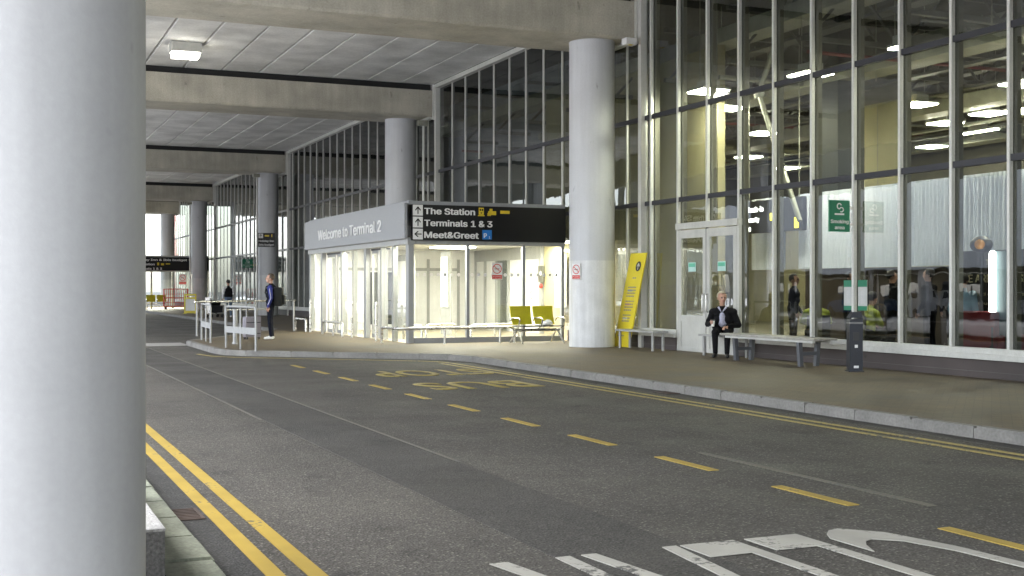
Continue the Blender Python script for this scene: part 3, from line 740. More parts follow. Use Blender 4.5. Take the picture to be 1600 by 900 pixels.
MB().box(P(10.65, 39.18, 2.1), P(14.95, 39.196, 2.2)).build('rail', M_lframe, ew)
MB().box(P(11.76, 39.185, .3), P(12.74, 39.197, 2.05)).build('dark_pane', mat('dark_door_pane', (.05, .055, .055), .15), ew)
# white manifestation dots on the long pane, a row on each face
mb = MB()
for i in range(22):
    x = 10.05 + i * .185
    if abs(x - 11.4) < .08 or abs(x - 12.97) < .08: continue
    me = MB()
    for A in (disc(P(x, 29.135, 1.86), XP, ZP, .045, .002, 14),):
        tmp = bpy.data.meshes.new('t'); A.bm.to_mesh(tmp); A.bm.free(); mb.bm.from_mesh(tmp); bpy.data.meshes.remove(tmp)
mb.build('glass_dots', M_white, lob)
# inner screen at the back: white frames, frosted and clear leaves, glazed to the hall
scr = lbox((15.62, 33.75, 2.42), (15.74, 39.3, 2.86), 'inner_screen', M_lframe, .006)
for y in (33.8, 35.07, 36.3, 37.3, 38.3, 39.2): MB().box(P(15.60, y - .06, PV), P(15.74, y + .06, 2.42), .006).build('post', M_lframe, scr)
g = MB()
for a, b in ((36.36, 37.24),): g.box(P(15.66, a, PV), P(15.672, b, 2.42))
g.build('pane', M_clear, scr)
for a, b in ((33.86, 35.01), (35.13, 36.24), (37.36, 38.24), (38.36, 39.14)): MB().box(P(15.66, a, PV), P(15.69, b, 2.42)).build('white_leaf', M_white, scr)
for x, y0, y1 in ((12.6, 36.9, 38.9), (12.6, 33.6, 34.4)):
    w = lbox((x, y0, PV), (x + .06, y1, 2.6), 'inner_partition', M_lframe, .006)
    MB().box(P(x - .004, y0 + .15, .95), P(x + .064, y1 - .15, 2.4)).build('pane', M_white, w)
for x, y in ((10.62, 29.95), (12.1, 29.95), (13.6, 29.95), (10.62, 32.2), (10.62, 34.6), (10.62, 37.0), (13.4, 35.5), (14.9, 32.5)):
    lbox((x - .55, y - .55, 2.765), (x + .55, y + .55, 2.797), 'light_panel', M_glowlobby)
# black direction sign over the right-hand face
sg = thing('direction_sign', 'long black direction sign on the lobby, reading The Station and Terminals 1 & 3', 'sign', (9.84, 28.95, 2.72))
def Q(a, b, c): return (a - 9.84, b - 28.95, c - 2.72)
MB().box(Q(9.84, 28.95, 2.72), Q(14.12, 29.05, 3.62), .006).build('panel', M_sign, sg)
for i, (txt, wd, ang) in enumerate((('The Station', 1.36, 90), ('Terminals 1 & 3', 1.84, 90), ('Meet&Greet', 1.46, 180))):
    z = 3.34 - .30 * i
    tl = MB().box(Q(9.86, 28.935, z), Q(10.12, 28.949, z + .27)).build('arrow_tile', M_white, sg)
    arrow_mesh(Q(9.99, 28.934, z + .135), XP, ZP, .23, R(ang)).build('arrow', M_sign, tl)
    lettering(txt, Q(10.17, 28.949, z + .045), XP, ZP, .215, wd, M_white, sg, .026)
mb = MB().box(Q(11.64, 28.943, 3.40), Q(11.78, 28.949, 3.58)).box(Q(11.62, 28.943, 3.365), Q(11.80, 28.949, 3.39))
mb.build('pictogram', M_signy, sg)
MB().box(Q(11.66, 28.938, 3.50), Q(11.70, 28.9425, 3.55)).box(Q(11.72, 28.938, 3.50), Q(11.76, 28.9425, 3.55)).box(Q(11.69, 28.938, 3.43), Q(11.73, 28.9425, 3.46)).build('pictogram', M_sign, sg)
MB().box(Q(11.90, 28.943, 3.40), Q(12.12, 28.949, 3.50), .01).box(Q(11.94, 28.943, 3.50), Q(12.02, 28.949, 3.56)).box(Q(11.88, 28.943, 3.375), Q(11.98, 28.949, 3.45)).build('pictogram', M_signy, sg)
MB().box(Q(12.24, 28.943, 3.44), Q(12.50, 28.949, 3.52), .008).build('pictogram', M_signy, sg)
b = MB().box(Q(11.74, 28.943, 2.77), Q(12.0, 28.949, 3.01)).build('pictogram', M_blue, sg)
lettering('P', Q(11.78, 28.943, 2.81), XP, ZP, .16, None, M_white, b, .02)
lettering('1', Q(11.92, 28.943, 2.79), XP, ZP, .08, None, M_white, b, .02)

def notice_nosmoke(loc, xd, w, label, group):
    """no-smoking notice: white plate, red ring and bar, cigarette, red caption"""
    xd = Vector(xd); t = thing('no_smoking_notice', label, 'notice', loc, group=group)
    h = w * 1.45
    plate(xd * (-w / 2), xd, ZP, w, h, .008).build('plate', M_white, t)
    nrm = xd.cross(Vector(ZP)); c = xd * 0 + Vector((0, 0, h * .64)) + nrm * .009
    r = ring(c, xd, ZP, w * .36, w * .43, .003)
    a = Vector(xd) * math.cos(R(-40)) + Vector(ZP) * math.sin(R(-40))
    b2 = nrm.cross(a)
    pl = plate(c - a * w * .38 - b2 * w * .03, a, b2, w * .76, w * .06, .004)
    tmp = bpy.data.meshes.new('t'); pl.bm.to_mesh(tmp); pl.bm.free(); r.bm.from_mesh(tmp); bpy.data.meshes.remove(tmp)
    r.build('ring', M_red, t)
    plate(c - xd * w * .24 - Vector((0, 0, w * .05)), xd, ZP, w * .46, w * .085, .002).build('cigarette', M_ink, t)
    cp = plate(xd * (-w * .46) + Vector((0, 0, h * .03)) + nrm * .009, xd, ZP, w * .92, h * .24, .003).build('caption', M_red, t)
    lettering('No smoking', xd * (-w * .38) + Vector((0, 0, h * .16)) + nrm * .0125, xd, ZP, h * .06, w * .76, M_white, cp, .01, depth=.001)
    lettering('in this area', xd * (-w * .38) + Vector((0, 0, h * .06)) + nrm * .0125, xd, ZP, h * .06, w * .76, M_white, cp, .01, depth=.001)
    return t
notice_nosmoke((12.22, 29.125, 1.74), XP, .30, 'red and white no-smoking notice on the lobby glass above the yellow seats', 'no-smoking notices')
def poster(x, y0, y1, z0, z1, label):
    t = thing('poster', label, 'poster', (x, y1, z0), group='white posters in the lobby')
    MB().box((-.02, -(y1 - y0), 0), (0, 0, z1 - z0)).build('sheet', M_paper, t)
    w, h = y1 - y0, z1 - z0; mb = MB()
    for k in range(9): mb.box((-.0225, -w * .2, h * (.9 - k * .045)), (-.0205, -w * random.uniform(.5, .85), h * (.915 - k * .045)))
    mb.build('print', M_ink, t)
    return t
def poster_ring(t, w, h):
    ring((-.024, -w / 2, h * .28), YN, ZP, .09, .13, .002).build('ring_mark', M_ink, t)
tp = poster(15.58, 31.85, 32.65, .95, 2.5, 'tall white poster on the cream wall behind the yellow seats'); poster_ring(tp, .8, 1.55)
tp = poster(12.58, 33.7, 34.3, .95, 2.45, 'tall white poster on the inner partition behind the left lobby pane'); poster_ring(tp, .6, 1.5)
tp = poster(15.64, 34.1, 34.8, .9, 2.3, 'tall white poster on the inner screen, left of the dark intercom'); poster_ring(tp, .7, 1.4)
t = thing('wall_intercom', 'dark intercom box with a red fitting below it on the cream wall', 'intercom', (15.66, 33.75, 1.7))
MB().box((-.06, -.17, 0), (0, .17, .5), .01).build('box', mat('intercom_grey', (.10, .10, .08), .5), t)
disc((-.062, -.02, .27), YN, ZP, .07, .004).build('speaker_disc', M_white, t)
MB().ball((-.05, 0, -.12), .09, (.6, 1, .8)).build('fire_bell', M_red, t, smooth=True)

# ------------------------------------------------------------------ rails, seats, benches
def low_rail(pts, posts, label, h=.40, r=.035):
    t = thing('bumper_rail', label, 'rail', (pts[0][0], pts[0][1], PV), group='low steel bumper rails')
    o = Vector((pts[0][0], pts[0][1], 0)); L = []
    for p in pts: L.append(Vector((p[0], p[1], h)) - o)
    # rounded ends turning down to the floor
    def down(p, q):
        d = (Vector((q.x, q.y, 0)) - Vector((p.x, p.y, 0))).normalized()
        return [p - d * .0 + Vector((0, 0, -h + .003)), p + Vector((0, 0, -.1)), p + d * .03 + Vector((0, 0, -.03)), p + d * .1]
    path = down(L[0], L[1]) + L[1:-1] + down(L[-1], L[-2])[::-1]
    MB().tube(path, r, 12).build('rail', M_steel, t, smooth=True)
    for p in posts: MB().bar(Vector((p[0], p[1], 0)) - o, Vector((p[0], p[1], h - r * .6)) - o, r * .8).build('post', M_steel, t, smooth=True)
    return t
low_rail([(9.30, 29.75), (9.30, 28.75), (9.4, 28.58), (9.55, 28.52), (12.45, 28.52)], [(10.55, 28.52), (12.05, 28.52)], 'long low steel rail wrapping the lobby corner under the black sign')
low_rail([(9.42, 33.9), (9.42, 36.1)], [(9.42, 34.9)], 'low steel rail between the two lobby doorways')
low_rail([(9.42, 38.2), (9.42, 39.6)], [], 'low steel rail at the far left end of the lobby')
low_rail([(10.5, 30.1), (10.5, 31.6)], [], 'short steel rail just inside the lobby, behind the left pane')
low_rail([(12.0, 30.4), (13.6, 30.9)], [(12.8, 30.65)], 'steel rail inside the lobby left of the yellow seats')
low_rail([(11.0, 31.2), (12.0, 31.6)], [], 'steel rail inside the lobby behind the middle post')
for (y, lb) in ((37.95, 'slim steel post left of the far sliding door'), (33.2, 'slim steel post right of the middle lobby rail'), (30.9, 'slim steel post beside the near sliding door')):
    t = thing('guard_post', lb, 'post', (9.5, y, PV), group='slim steel door posts')
    MB().bar((0, 0, 0), (0, 0, 1.0), .035).ball((0, 0, 1.0), .035).build('post', M_steel, t, smooth=True)

def beam_seat(loc, rz, label, n=2):
    t = thing('beam_seating', label, 'seat', loc, rz, group='yellow beam seats')
    W_ = .62
    for i in range(n):
        x = (i - (n - 1) / 2) * (W_ + .06)
        mb = MB(); prof = [(-.24, .43), (-.20, .45), (.0, .44), (.19, .45)]
        # seat pan and raked backrest, both gently curved sheets with thickness
        mb.prism([(x - W_ / 2, -.26), (x + W_ / 2, -.26), (x + W_ / 2 - .01, .18), (x - W_ / 2 + .01, .18)], .42, .445)
        mb.build('seat_pan', M_blackp, t)
        bk = MB(); rows = 6; V = []
        for a in range(rows + 1):
            q = a / rows; z = .47 + q * .47; y = .16 + .12 * q + .03 * math.sin(q * 3.1)
            hw = W_ / 2 * (.93 + .07 * q)
            V.append([(x + hw * s, y - .02 * (1 - s * s), z) for s in (-1, -.5, 0, .5, 1)])
        F = [[bk.bm.verts.new(p) for p in r] for r in V]; B = [[bk.bm.verts.new((p[0], p[1] + .025, p[2])) for p in r] for r in V]
        for a in range(rows):
            for b in range(4):
                bk.bm.faces.new((F[a][b], F[a][b + 1], F[a + 1][b + 1], F[a + 1][b])); bk.bm.faces.new((B[a][b + 1], B[a][b], B[a + 1][b], B[a + 1][b + 1]))
            bk.bm.faces.new((F[a][0], F[a + 1][0], B[a + 1][0], B[a][0])); bk.bm.faces.new((F[a + 1][4], F[a][4], B[a][4], B[a + 1][4]))
        for b in range(4): bk.bm.faces.new((F[0][b + 1], F[0][b], B[0][b], B[0][b + 1])); bk.bm.faces.new((F[rows][b], F[rows][b + 1], B[rows][b + 1], B[rows][b]))
        bk.build('backrest', M_seat, t, smooth=True)
    hw = n * (W_ + .06) / 2
    MB().bar((-hw, 0, .33), (hw, 0, .33), .035).build('beam', M_steel, t, smooth=True)
    for s in (-1, 1):
        MB().tube([(s * hw * .92, -.30, .01), (s * hw * .86, -.05, .31), (s * hw * .86, .05, .31), (s * hw * .92, .32, .01)], .022).build('leg', M_steel, t, smooth=True)
    for i in range(n + 1):
        x = (i - n / 2) * (W_ + .06)
        MB().tube([(x, .02, .34), (x, -.20, .44), (x, -.25, .60), (x, -.18, .645), (x, .12, .64), (x, .20, .56)], .016).build('armrest', M_steel, t, smooth=True)
    return t
beam_seat((12.95, 28.2, PV), R(8), 'pair of lime-yellow metal seats in front of the lobby glass')
mb = MB(); mb.ball((0, 0, .07), .1, (1.5, .9, .75), 10)
for v in mb.bm.verts: v.co *= 1 + .35 * noise.noise(v.co * 14)
o = mb.build('crumpled_paper', M_paper); o.location = (13.2, 28.12, PV + .44); tag(o, 'crumpled white paper left on the right-hand yellow seat', 'paper')

# leaning yellow board
t = thing('leaning_board', 'tall yellow slanted board with an arrow badge and small print, leaning by the near column', 'board', (13.95, 25.7, PV))
ly = Vector((0, -.245, .93)).normalized() * 1.0
bd = MB(); hb = 2.22
def BQ(u, v, k=0.): return Vector((.16 * v / hb - k, .25 - u - .30 * v / hb * 1.9, v))
pl = [BQ(-.02, 0), BQ(.72, 0), BQ(.72, hb), BQ(-.02, hb)]
lo = [bd.bm.verts.new(p + Vector((.03, 0, 0))) for p in pl]; hi = [bd.bm.verts.new(p) for p in pl]
bd.bm.faces.new(lo[::-1]); bd.bm.faces.new(hi)
for k in range(4): bd.bm.faces.new((lo[k], lo[(k + 1) % 4], hi[(k + 1) % 4], hi[k]))
bd.build('board', M_ybrd, t)
xdb = Vector((0, -1, 0)); ydb = (BQ(0, 1) - BQ(0, 0)).normalized()
c = BQ(.47, hb * .86, .004)
disc(c, xdb, ydb, .12, .003).build('badge', M_blackp, t)
arrow_mesh(c + Vector((-.004, 0, 0)), xdb, ydb, .2, R(90), .003).build('arrow', M_white, t)
rn = random.Random(5)
def print_block(v0, n, m, u0=.16, u1=.56):
    mb = MB()
    for i in range(n):
        v = v0 - i * .07; a = u0
        while a < u1 - .03:
            w = rn.uniform(.03, .09); w = min(w, u1 - a)
            q = [BQ(a, v, .003), BQ(a + w, v, .003), BQ(a + w, v + .032, .003), BQ(a, v + .032, .003)]
            f = [mb.bm.verts.new(p) for p in q]; g2 = [mb.bm.verts.new(p + Vector((-.002, 0, 0))) for p in q]
            mb.bm.faces.new(g2); mb.bm.faces.new(f[::-1])
            for k in range(4): mb.bm.faces.new((f[k], f[(k + 1) % 4], g2[(k + 1) % 4], g2[k]))
            a += w + .02
    mb.build('print', m, t)
print_block(1.62, 1, M_ink, .3, .46); print_block(1.40, 4, M_ink); print_block(1.07, 4, M_ink); print_block(.74, 3, M_ink); print_block(.25, 1, M_ink, .1, .4)
for v, m in ((1.33, M_bluecl), (1.0, mat('pink_strip', (.6, .25, .25), .6)), (.67, M_paper)):
    plate(BQ(.18, v - .012, .001), xdb, ydb, .22, .05, .0015).build('strip', m, t)

M_benchleg = mat('grey_bench_leg', (.10, .105, .115), .5, .2)
def steel_bench(x, y0, y1, label, grp='short steel benches'):
    t = thing('steel_bench', label, 'bench', (x, y0, PV), group=grp); L = y1 - y0
    MB().box((-.2, 0, .40), (.2, L, .445), .012).build('seat', M_paintsteel, t)
    for yy in (.12, L - .12):
        for s in (-1, 1): MB().bar((s * .13, yy, 0), (s * .13, yy, .40), .032).build('leg', M_paintsteel, t, smooth=True)
    return t
steel_bench(13.72, 23.35, 25.1, 'short steel bench beside the yellow leaning board')
steel_bench(13.88, 20.35, 21.75, 'short steel bench the seated man sits on, before the right door leaf')
t = thing('long_bench', 'long slatted bench with grey sloping legs, right of the seated man', 'bench', (13.52, 17.35, PV))
LB = 2.95
for i in range(4): MB().box((-.26 + i * .135, 0, .475), (-.26 + i * .135 + .118, LB, .515), .01).build('slat', M_wood, t)
MB().box((-.20, .1, .43), (-.14, LB - .1, .474)).box((.14, .1, .43), (.20, LB - .1, .474)).build('rail', M_alu, t)
for yy in (.48, 2.5):
    for s in (-1, 1):
        MB().prism([(s * .17 - .035, 0), (s * .17 + .035, 0), (s * .20 + .04, .43), (s * .20 - .04, .43)], yy - .04, yy + .04, Matrix(((1, 0, 0, 0), (0, 0, 1, 0), (0, 1, 0, 0), (0, 0, 0, 1)))).build('leg', M_benchleg, t)
    MB().box((-.15, yy - .03, .2), (.15, yy + .03, .26)).build('stretcher', M_benchleg, t)
# cigarette bin
t = thing('cigarette_bin', 'slim dark cigarette bin post standing in front of the glass, below the smoking sign', 'bin', (13.42, 16.45, PV), R(-24))
MB().prism([(-.11, 0), (.11, 0), (.11, .90), (-.11, .86)], -.10, .10, Matrix(((1, 0, 0, 0), (0, 0, 1, 0), (0, 1, 0, 0), (0, 0, 0, 1)))).build('body', M_bin, t)
MB().box((-.116, -.106, .80), (.116, .106, .83), .01).build('cap_band', mat('dull_steel_band', (.2, .2, .2), .4, .5), t)
cp = MB().prism([(-.11, .90), (.11, .90), (.085, 1.0), (-.05, 1.0)], -.095, .095, Matrix(((1, 0, 0, 0), (0, 0, 1, 0), (0, 1, 0, 0), (0, 0, 0, 1)))).build('hood', M_bin, t)
MB().box((-.114, -.05, .52), (-.108, .05, .66)).build('ash_slot', M_blackp, t)
MB().box((-.05, -.1035, .52), (.05, -.0985, .66)).build('ash_slot', M_blackp, t)
MB().box((-.04, -.1035, .06), (.04, -.0985, .10)).build('label_plate', M_white, t)
MB().box((-.025, -.1035, .40), (.025, -.0985, .45)).build('label_plate', M_white, t)
MB().box((-.13, -.12, 0), (.13, .12, .02)).build('base_plate', M_bin, t)

# smoking area flag signs
def smoking_sign(x, y, z, w, h, label):
    t = thing('smoking_area_sign', label, 'sign', (x, y, z), group='green smoking area signs')
    MB().box((0, 0, 0), (w, .03, h), .004).build('plate', M_green, t)
    MB().box((-.0, .031, 0.), (w, .034, h)).build('back', M_creamlow, t)
    lettering('Smoking', (w * .07, 0, h * .27), XP, ZP, h * .155, w * .86, M_white, t, .02)
    lettering('area', (w * .27, 0, h * .08), XP, ZP, h * .155, w * .46, M_white, t, .02)
    MB().box((w * .26, -.004, h * .53), (w * .72, .0, h * .585)).build('cigarette', M_white, t)
    c = Vector((w * .52, -.003, h * .76)); mb = MB()
    pts = [c + Vector((math.cos(a) * w * .10 - w * .04 , 0, math.sin(a) * h * .085 + h * .05)) for a in [R(k) for k in range(20, 300, 20)]] + \
          [c + Vector((w * .06 + math.cos(a) * w * .1, 0, -h * .06 + math.sin(a) * h * .07)) for a in [R(k) for k in range(120, -130, -20)]]
    mb.tube(pts, .011 * w / .45, 6).build('smoke', M_white, t)
    MB().box((w, .005, h * .2), (w + .08, .025, h * .28)).box((w, .005, h * .72), (w + .08, .025, h * .8)).build('bracket', M_alu, t)
    return t
smoking_sign(13.72, 17.50, 2.52, .45, .56, 'green Smoking area sign with a cigarette, fixed to the near glass wall')
smoking_sign(13.6, 70.2, 2.68, .60, .5, 'small distant green smoking sign beyond the man in the black vest')
for y, lb in ((17.72, 'green and white ash bin notice on the glass, left of the mullion'), (17.33, 'green and white ash bin notice on the glass, right of the mullion')):
    t = thing('ash_bin_notice', lb, 'notice', (14.185 + .13, y, 1.12), group='ash bin notices')
    MB().box((-.002, -.12, 0), (.004, .12, .54)).build('sheet', mat('notice_grey_white', (.42, .43, .42), .6), t)
    MB().box((-.005, -.12, .0), (-.0025, .12, .08)).box((-.005, -.12, .42), (-.0025, .12, .54)).build('green_band', M_green, t)
    MB().box((-.005, -.05, .12), (-.0025, .05, .36)).build('bin_picture', mat('print_pale_grey', (.45, .45, .45), .6), t)

# ------------------------------------------------------------------ people
def capsule(bm, p, q, r0, r1, sx=1.0):
    m = bmesh.new()
    for c, r in ((p, r0), (q, r1)):
        g = bmesh.ops.create_uvsphere(m, u_segments=14, v_segments=9, radius=r)['verts']
        for v in g: v.co += Vector(c)
    bmesh.ops.convex_hull(m, input=m.verts[:])
    bad = [v for v in m.verts if not v.link_faces]
    bmesh.ops.delete(m, geom=bad, context='VERTS')
    me = bpy.data.meshes.new('t'); m.to_mesh(me); m.free(); bm.from_mesh(me); bpy.data.meshes.remove(me)
def seg_dist(x, p, q):
    d = q - p; L = d.length_squared
    t = 0 if L < 1e-9 else max(0, min(1, (x - p).dot(d) / L))
    return (x - (p + d * t)).length, t
def person(loc, rz, label, bones, mats, head, hair, vox=.009, look=0., tilt=0., hair_cut=.2, name='person', group=None):
    """bones: (p, q, r0, r1, material index); one voxel-merged skin over them all; head: centre of the head"""
    bm = bmesh.new(); B = []
    for p, q, a, b, k in bones:
        p, q = Vector(p), Vector(q); capsule(bm, p, q, a, b); B.append((p, q, a, b, k))
    # head pieces, turned by look (about z) and tilt
    RM = Matrix.Rotation(look, 3, 'Z') @ Matrix.Rotation(tilt, 3, 'X'); hc_ = Vector(head)
    def Hd(x, y, z): return hc_ + RM @ Vector((x, y, z))
    skin = 0
    for p, q, a, b in (((0, .015, .035), (0, .02, .02), .093, .09), ((0, -.02, .02), (0, -.03, -.05), .078, .062), ((0, -.045, -.075), (0, -.062, -.088), .042, .026),
                       ((0, -.092, .012), (0, -.112, -.022), .012, .017), ((-.08, .02, .01), (-.086, .025, -.02), .02, .014), ((.08, .02, .01), (.086, .025, -.02), .02, .014),
                       ((-.03, -.082, .036), (.03, -.082, .036), .018, .018)):
        capsule(bm, Hd(*p), Hd(*q), a, b); B.append((Hd(*p), Hd(*q), a, b, skin))
    me = bpy.data.meshes.new(name); bm.to_mesh(me); bm.free()
    o = bpy.data.objects.new(name, me); COL.objects.link(o)
    m = o.modifiers.new('r', 'REMESH'); m.mode = 'VOXEL'; m.voxel_size = vox; m.use_smooth_shade = True
    s = o.modifiers.new('s', 'SMOOTH'); s.factor = .5; s.iterations = 4
    dg = bpy.context.evaluated_depsgraph_get(); dg.update()
    me2 = bpy.data.meshes.new_from_object(o.evaluated_get(dg))
    bpy.data.objects.remove(o); bpy.data.meshes.remove(me)
    me2.name = name; me2.materials.clear()
    for mm in mats: me2.materials.append(mm)
    ne = len(mats); me2.materials.append(M_eye); me2.materials.append(M_lip)
    eyes = [Hd(-.032, -.095, .012), Hd(.032, -.095, .012)]; mouth = Hd(0, -.1, -.055)
    for f in me2.polygons:
        f.use_smooth = True; c = f.center; best = None
        for p, q, a, b, k in B:
            d, t_ = seg_dist(c, p, q); d -= a + (b - a) * t_
            if best is None or d < best[0]: best = (d, k)
        k = best[1]
        if k == skin and (c - hc_).length < .17:
            lc = RM.transposed() @ (c - hc_)
            if lc.y < -.05:
                for e in eyes:
                    if (c - e).length < .013 + vox * .5: k = ne
                if abs(lc.x) < .028 and abs(lc.z + .055) < .008: k = ne + 1
        f.material_index = k
    r = link(name, me2, None); r.location = loc; r.rotation_euler = (0, 0, rz); tag(r, label, 'person', group)
    if hair:
        hb_ = MB(); hb_.ball((0, 0, 0), .104, (.97, 1.08, 1.0), 24)
        dl_ = [v for v in hb_.bm.verts if v.co.z < -.05 + (.10 if v.co.y < -.035 else 0) - (hair_cut * .1 if v.co.y > .03 else 0)]
        bmesh.ops.delete(hb_.bm, geom=dl_, context='VERTS')
        for v in hb_.bm.verts: v.co *= 1 + .05 * noise.noise(v.co * 45); v.co = Hd(v.co.x, v.co.y + .018, v.co.z + .042)
        ho = hb_.build('hair', hair, r, smooth=True)
        sd = ho.modifiers.new('t', 'SOLIDIFY'); sd.thickness = .012
    return r
def hand(W, D, U, k=0, curl=.35, s=1.):
    """palm, four unequal fingers bent at the knuckles, thumb from the side; W wrist, D direction, U palm normal"""
    W, D, U = Vector(W), Vector(D).normalized(), Vector(U).normalized(); U = (U - D * U.dot(D)).normalized(); T = D.cross(U); out = []
    K = W + D * .085 * s
    for i in (-1, 1): out.append((W + T * i * .016, K + T * i * .026, .017, .014, k))
    for i, ln in zip((-1.5, -.5, .5, 1.5), (.062, .076, .080, .070)):
        b = K + T * i * .019; c1 = b + (D * math.cos(curl) + U * math.sin(curl)) * ln * .5 * s; c2 = c1 + (D * math.cos(curl * 2.6) + U * math.sin(curl * 2.6)) * ln * .5 * s
        out.append((b, c1, .0095, .009, k)); out.append((c1, c2, .009, .0075, k))
    b = W + D * .03 + T * .026; c1 = b + (D * .7 + T * .6 + U * .3).normalized() * .04; c2 = c1 + (D * .85 + U * .5).normalized() * .032
    out.append((b, c1, .013, .011, k)); out.append((c1, c2, .011, .009, k))
    return out
def standing(jk=1, tk=2, sk=3, ak=None, bulk=1., lean=0., hands=True, armf=0.0, sp=.0):
    """upright figure facing -Y, 1.75 m; jk jacket, tk trousers, sk shoes, ak sleeves"""
    ak = jk if ak is None else ak; b = []
    for s in (-1, 1):
        b += [((s * .09, .0, .93), (s * (.105 + sp), -.01, .50), .092, .062, tk), ((s * (.105 + sp), -.01, .50), (s * (.11 + sp), .03, .11), .062, .05, tk),
              ((s * (.11 + sp), .04, .055), (s * (.125 + sp), -.13, .04), .045, .036, sk), ((s * (.11 + sp), .05, .05), (s * (.11 + sp), -.02, .06), .044, .046, sk)]
        sh = (s * .175 * bulk, .015 - lean, 1.40); el = (s * .235 * bulk, .05 - lean * .5 - armf * .3, 1.12); wr = (s * .235 * bulk, -.03 - armf, .90 + armf * .35)
        b += [((s * .10, .01 - lean, 1.36), sh, .085 * bulk, .078 * bulk, ak), (sh, el, .068 * bulk, .052 * bulk, ak), (el, wr, .051 * bulk, .038, ak)]
        if hands: b += hand(wr, (0, -.12 - armf, -1 + armf), (-s, -.1, 0), 0)
    b += [((-.075, 0, .94), (.075, 0, .94), .112, .112, tk), ((-.07, 0, 1.03), (.07, 0, 1.03), .118 * bulk, .118 * bulk, jk), ((-.085, -.005 - lean * .6, 1.2), (.085, -.005 - lean * .6, 1.2), .118 * bulk, .118 * bulk, jk),
          ((-.09, 0.0 - lean, 1.33), (.09, 0.0 - lean, 1.33), .112 * bulk, .112 * bulk, jk), ((0, .015 - lean, 1.42), (0, .005 - lean, 1.5), .075, .06, jk), ((0, .01 - lean, 1.48), (0, .0 - lean, 1.58), .055, .052, 0)]
    return b
def away(dx, dy): return math.atan2(dy, dx) + math.pi / 2     # rotation that turns local -Y to the direction (dx, dy)

# man with the backpack, in profile, looking along the road side
bs = standing(1, 2, 3, 4)
mr = away(-.93, .36)
man = person((7.15, 32.95, PV), mr, 'man in blue and navy track top with a black backpack and white trainers', bs, [M_skin, M_navy, M_navy, M_trainer, M_royal], (0, -.02, 1.655), M_hairb, .009, R(5), R(-4))
sb = MB(); sb.tube([(.235, -.0, 1.42), (.305, .055, 1.12), (.292, -.03, .95)], .007, 6).tube([(-.235, -.0, 1.42), (-.305, .055, 1.12), (-.292, -.03, .95)], .007, 6)
sb.build('sleeve_stripe', M_whitecl, man)
bp = thing('backpack', 'bulky black backpack on the back of the man in the track top', 'backpack', (7.15, 32.95, PV), mr)
mb = MB().box((-.17, .10, .90), (.17, .34, 1.42), .08); mb.build('bag', M_pack, bp, smooth=True)
mb = MB().box((-.13, .30, .95), (.13, .40, 1.22), .05); mb.build('front_pocket', M_pack, bp, smooth=True)
for s in (-1, 1): MB().tube([(s * .10, .13, 1.42), (s * .115, .04, 1.505), (s * .12, -.10, 1.44), (s * .13, -.125, 1.28), (s * .15, -.03, 1.05), (s * .14, .12, 1.0)], .018, 8).build('strap', M_pack, bp, smooth=True)
# suitcase
t = thing('suitcase', 'upright grey suitcase with a raised pale handle, beside the man with the backpack', 'suitcase', (6.72, 33.35, PV), R(10))
MB().box((-.22, -.13, .06), (.22, .13, .62), .035).build('shell', M_case, t, smooth=True)
MB().tube([(-.12, .08, .60), (-.12, .08, 1.02), (-.10, .08, 1.06), (.10, .08, 1.06), (.12, .08, 1.02), (.12, .08, .60)], .018).build('handle', M_paintsteel, t, smooth=True)
for sx in (-1, 1):
    for sy in (-1, 1): MB().bar((sx * .17 - .015, sy * .09, .035), (sx * .17 + .015, sy * .09, .035), .034, 12).build('wheel', M_blackp, t, smooth=True)
MB().box((-.20, -.137, .15), (.20, -.129, .17)).box((-.20, -.137, .45), (.20, -.129, .47)).build('rib', M_blackp, t)

# man in the black vest, back to the camera
bs = standing(1, 2, 3, 4, 1.08, .03, True, .08)
vest = person((10.7, 58.6, PV), away(-.05, 1), 'man in black vest, white sleeves and faded jeans seen from behind', bs, [M_skin, M_blk, M_jean, M_trainer, M_whitecl], (0, -.06, 1.655), M_haird, .012, 0, R(14), 1.)
t = thing('luggage_trolley', 'dark loaded luggage trolley in front of the man in the black vest', 'trolley', (10.1, 58.9, PV), R(20))
MB().box((-.35, -.25, .18), (.35, .25, .22)).box((-.38, -.22, .22), (-.33, .22, .95)).build('frame', M_steel, t)
MB().box((-.3, -.24, .225), (.3, .24, .55), .04).build('case', M_blackp, t, smooth=True)
MB().box((-.26, -.2, .555), (.22, .2, .82), .05).build('bag', M_pack, t, smooth=True)
for sx in (-1, 1):
    for sy in (-1, 1): MB().bar((sx * .28, sy * .22 - .02, .08), (sx * .28, sy * .22 + .02, .08), .08, 14).build('wheel', M_blackp, t, smooth=True)

# seated man with a cup
def seated(jk=1, tk=2, sk=3, shirt=None, bulk=1.15, seat=.50):
    b = []
    for s in (-1, 1):
        kn = (s * .125, -.44, seat + .06); an = (s * .12, -.46 + (.06 if s < 0 else -.03), .11)
        b += [((s * .10, .0, seat + .08), kn, .105, .072, tk), (kn, an, .07, .052, tk), ((an[0], an[1] + .03, .05), (an[0] + s * .02, an[1] - .15, .04), .045, .038, sk)]
    b += [((-.09, .0, seat + .10), (.09, .0, seat + .10), .13, .13, tk), ((-.08, -.03, seat + .19), (.08, -.03, seat + .19), .145 * bulk / 1.1, .145 * bulk / 1.1, jk), ((-.09, -.10, seat + .34), (.09, -.10, seat + .34), .135 * bulk / 1.1, .135 * bulk / 1.1, jk),
          ((-.09, -.15, seat + .45), (.09, -.15, seat + .45), .112, .112, jk), ((0, -.16, seat + .52), (0, -.20, seat + .58), .07, .06, jk), ((0, -.19, seat + .57), (0, -.24, seat + .66), .056, .052, 0)]
    if shirt is not None: b += [((0, -.165, seat + .24), (0, -.225, seat + .42), .082, .055, shirt)]
    return b
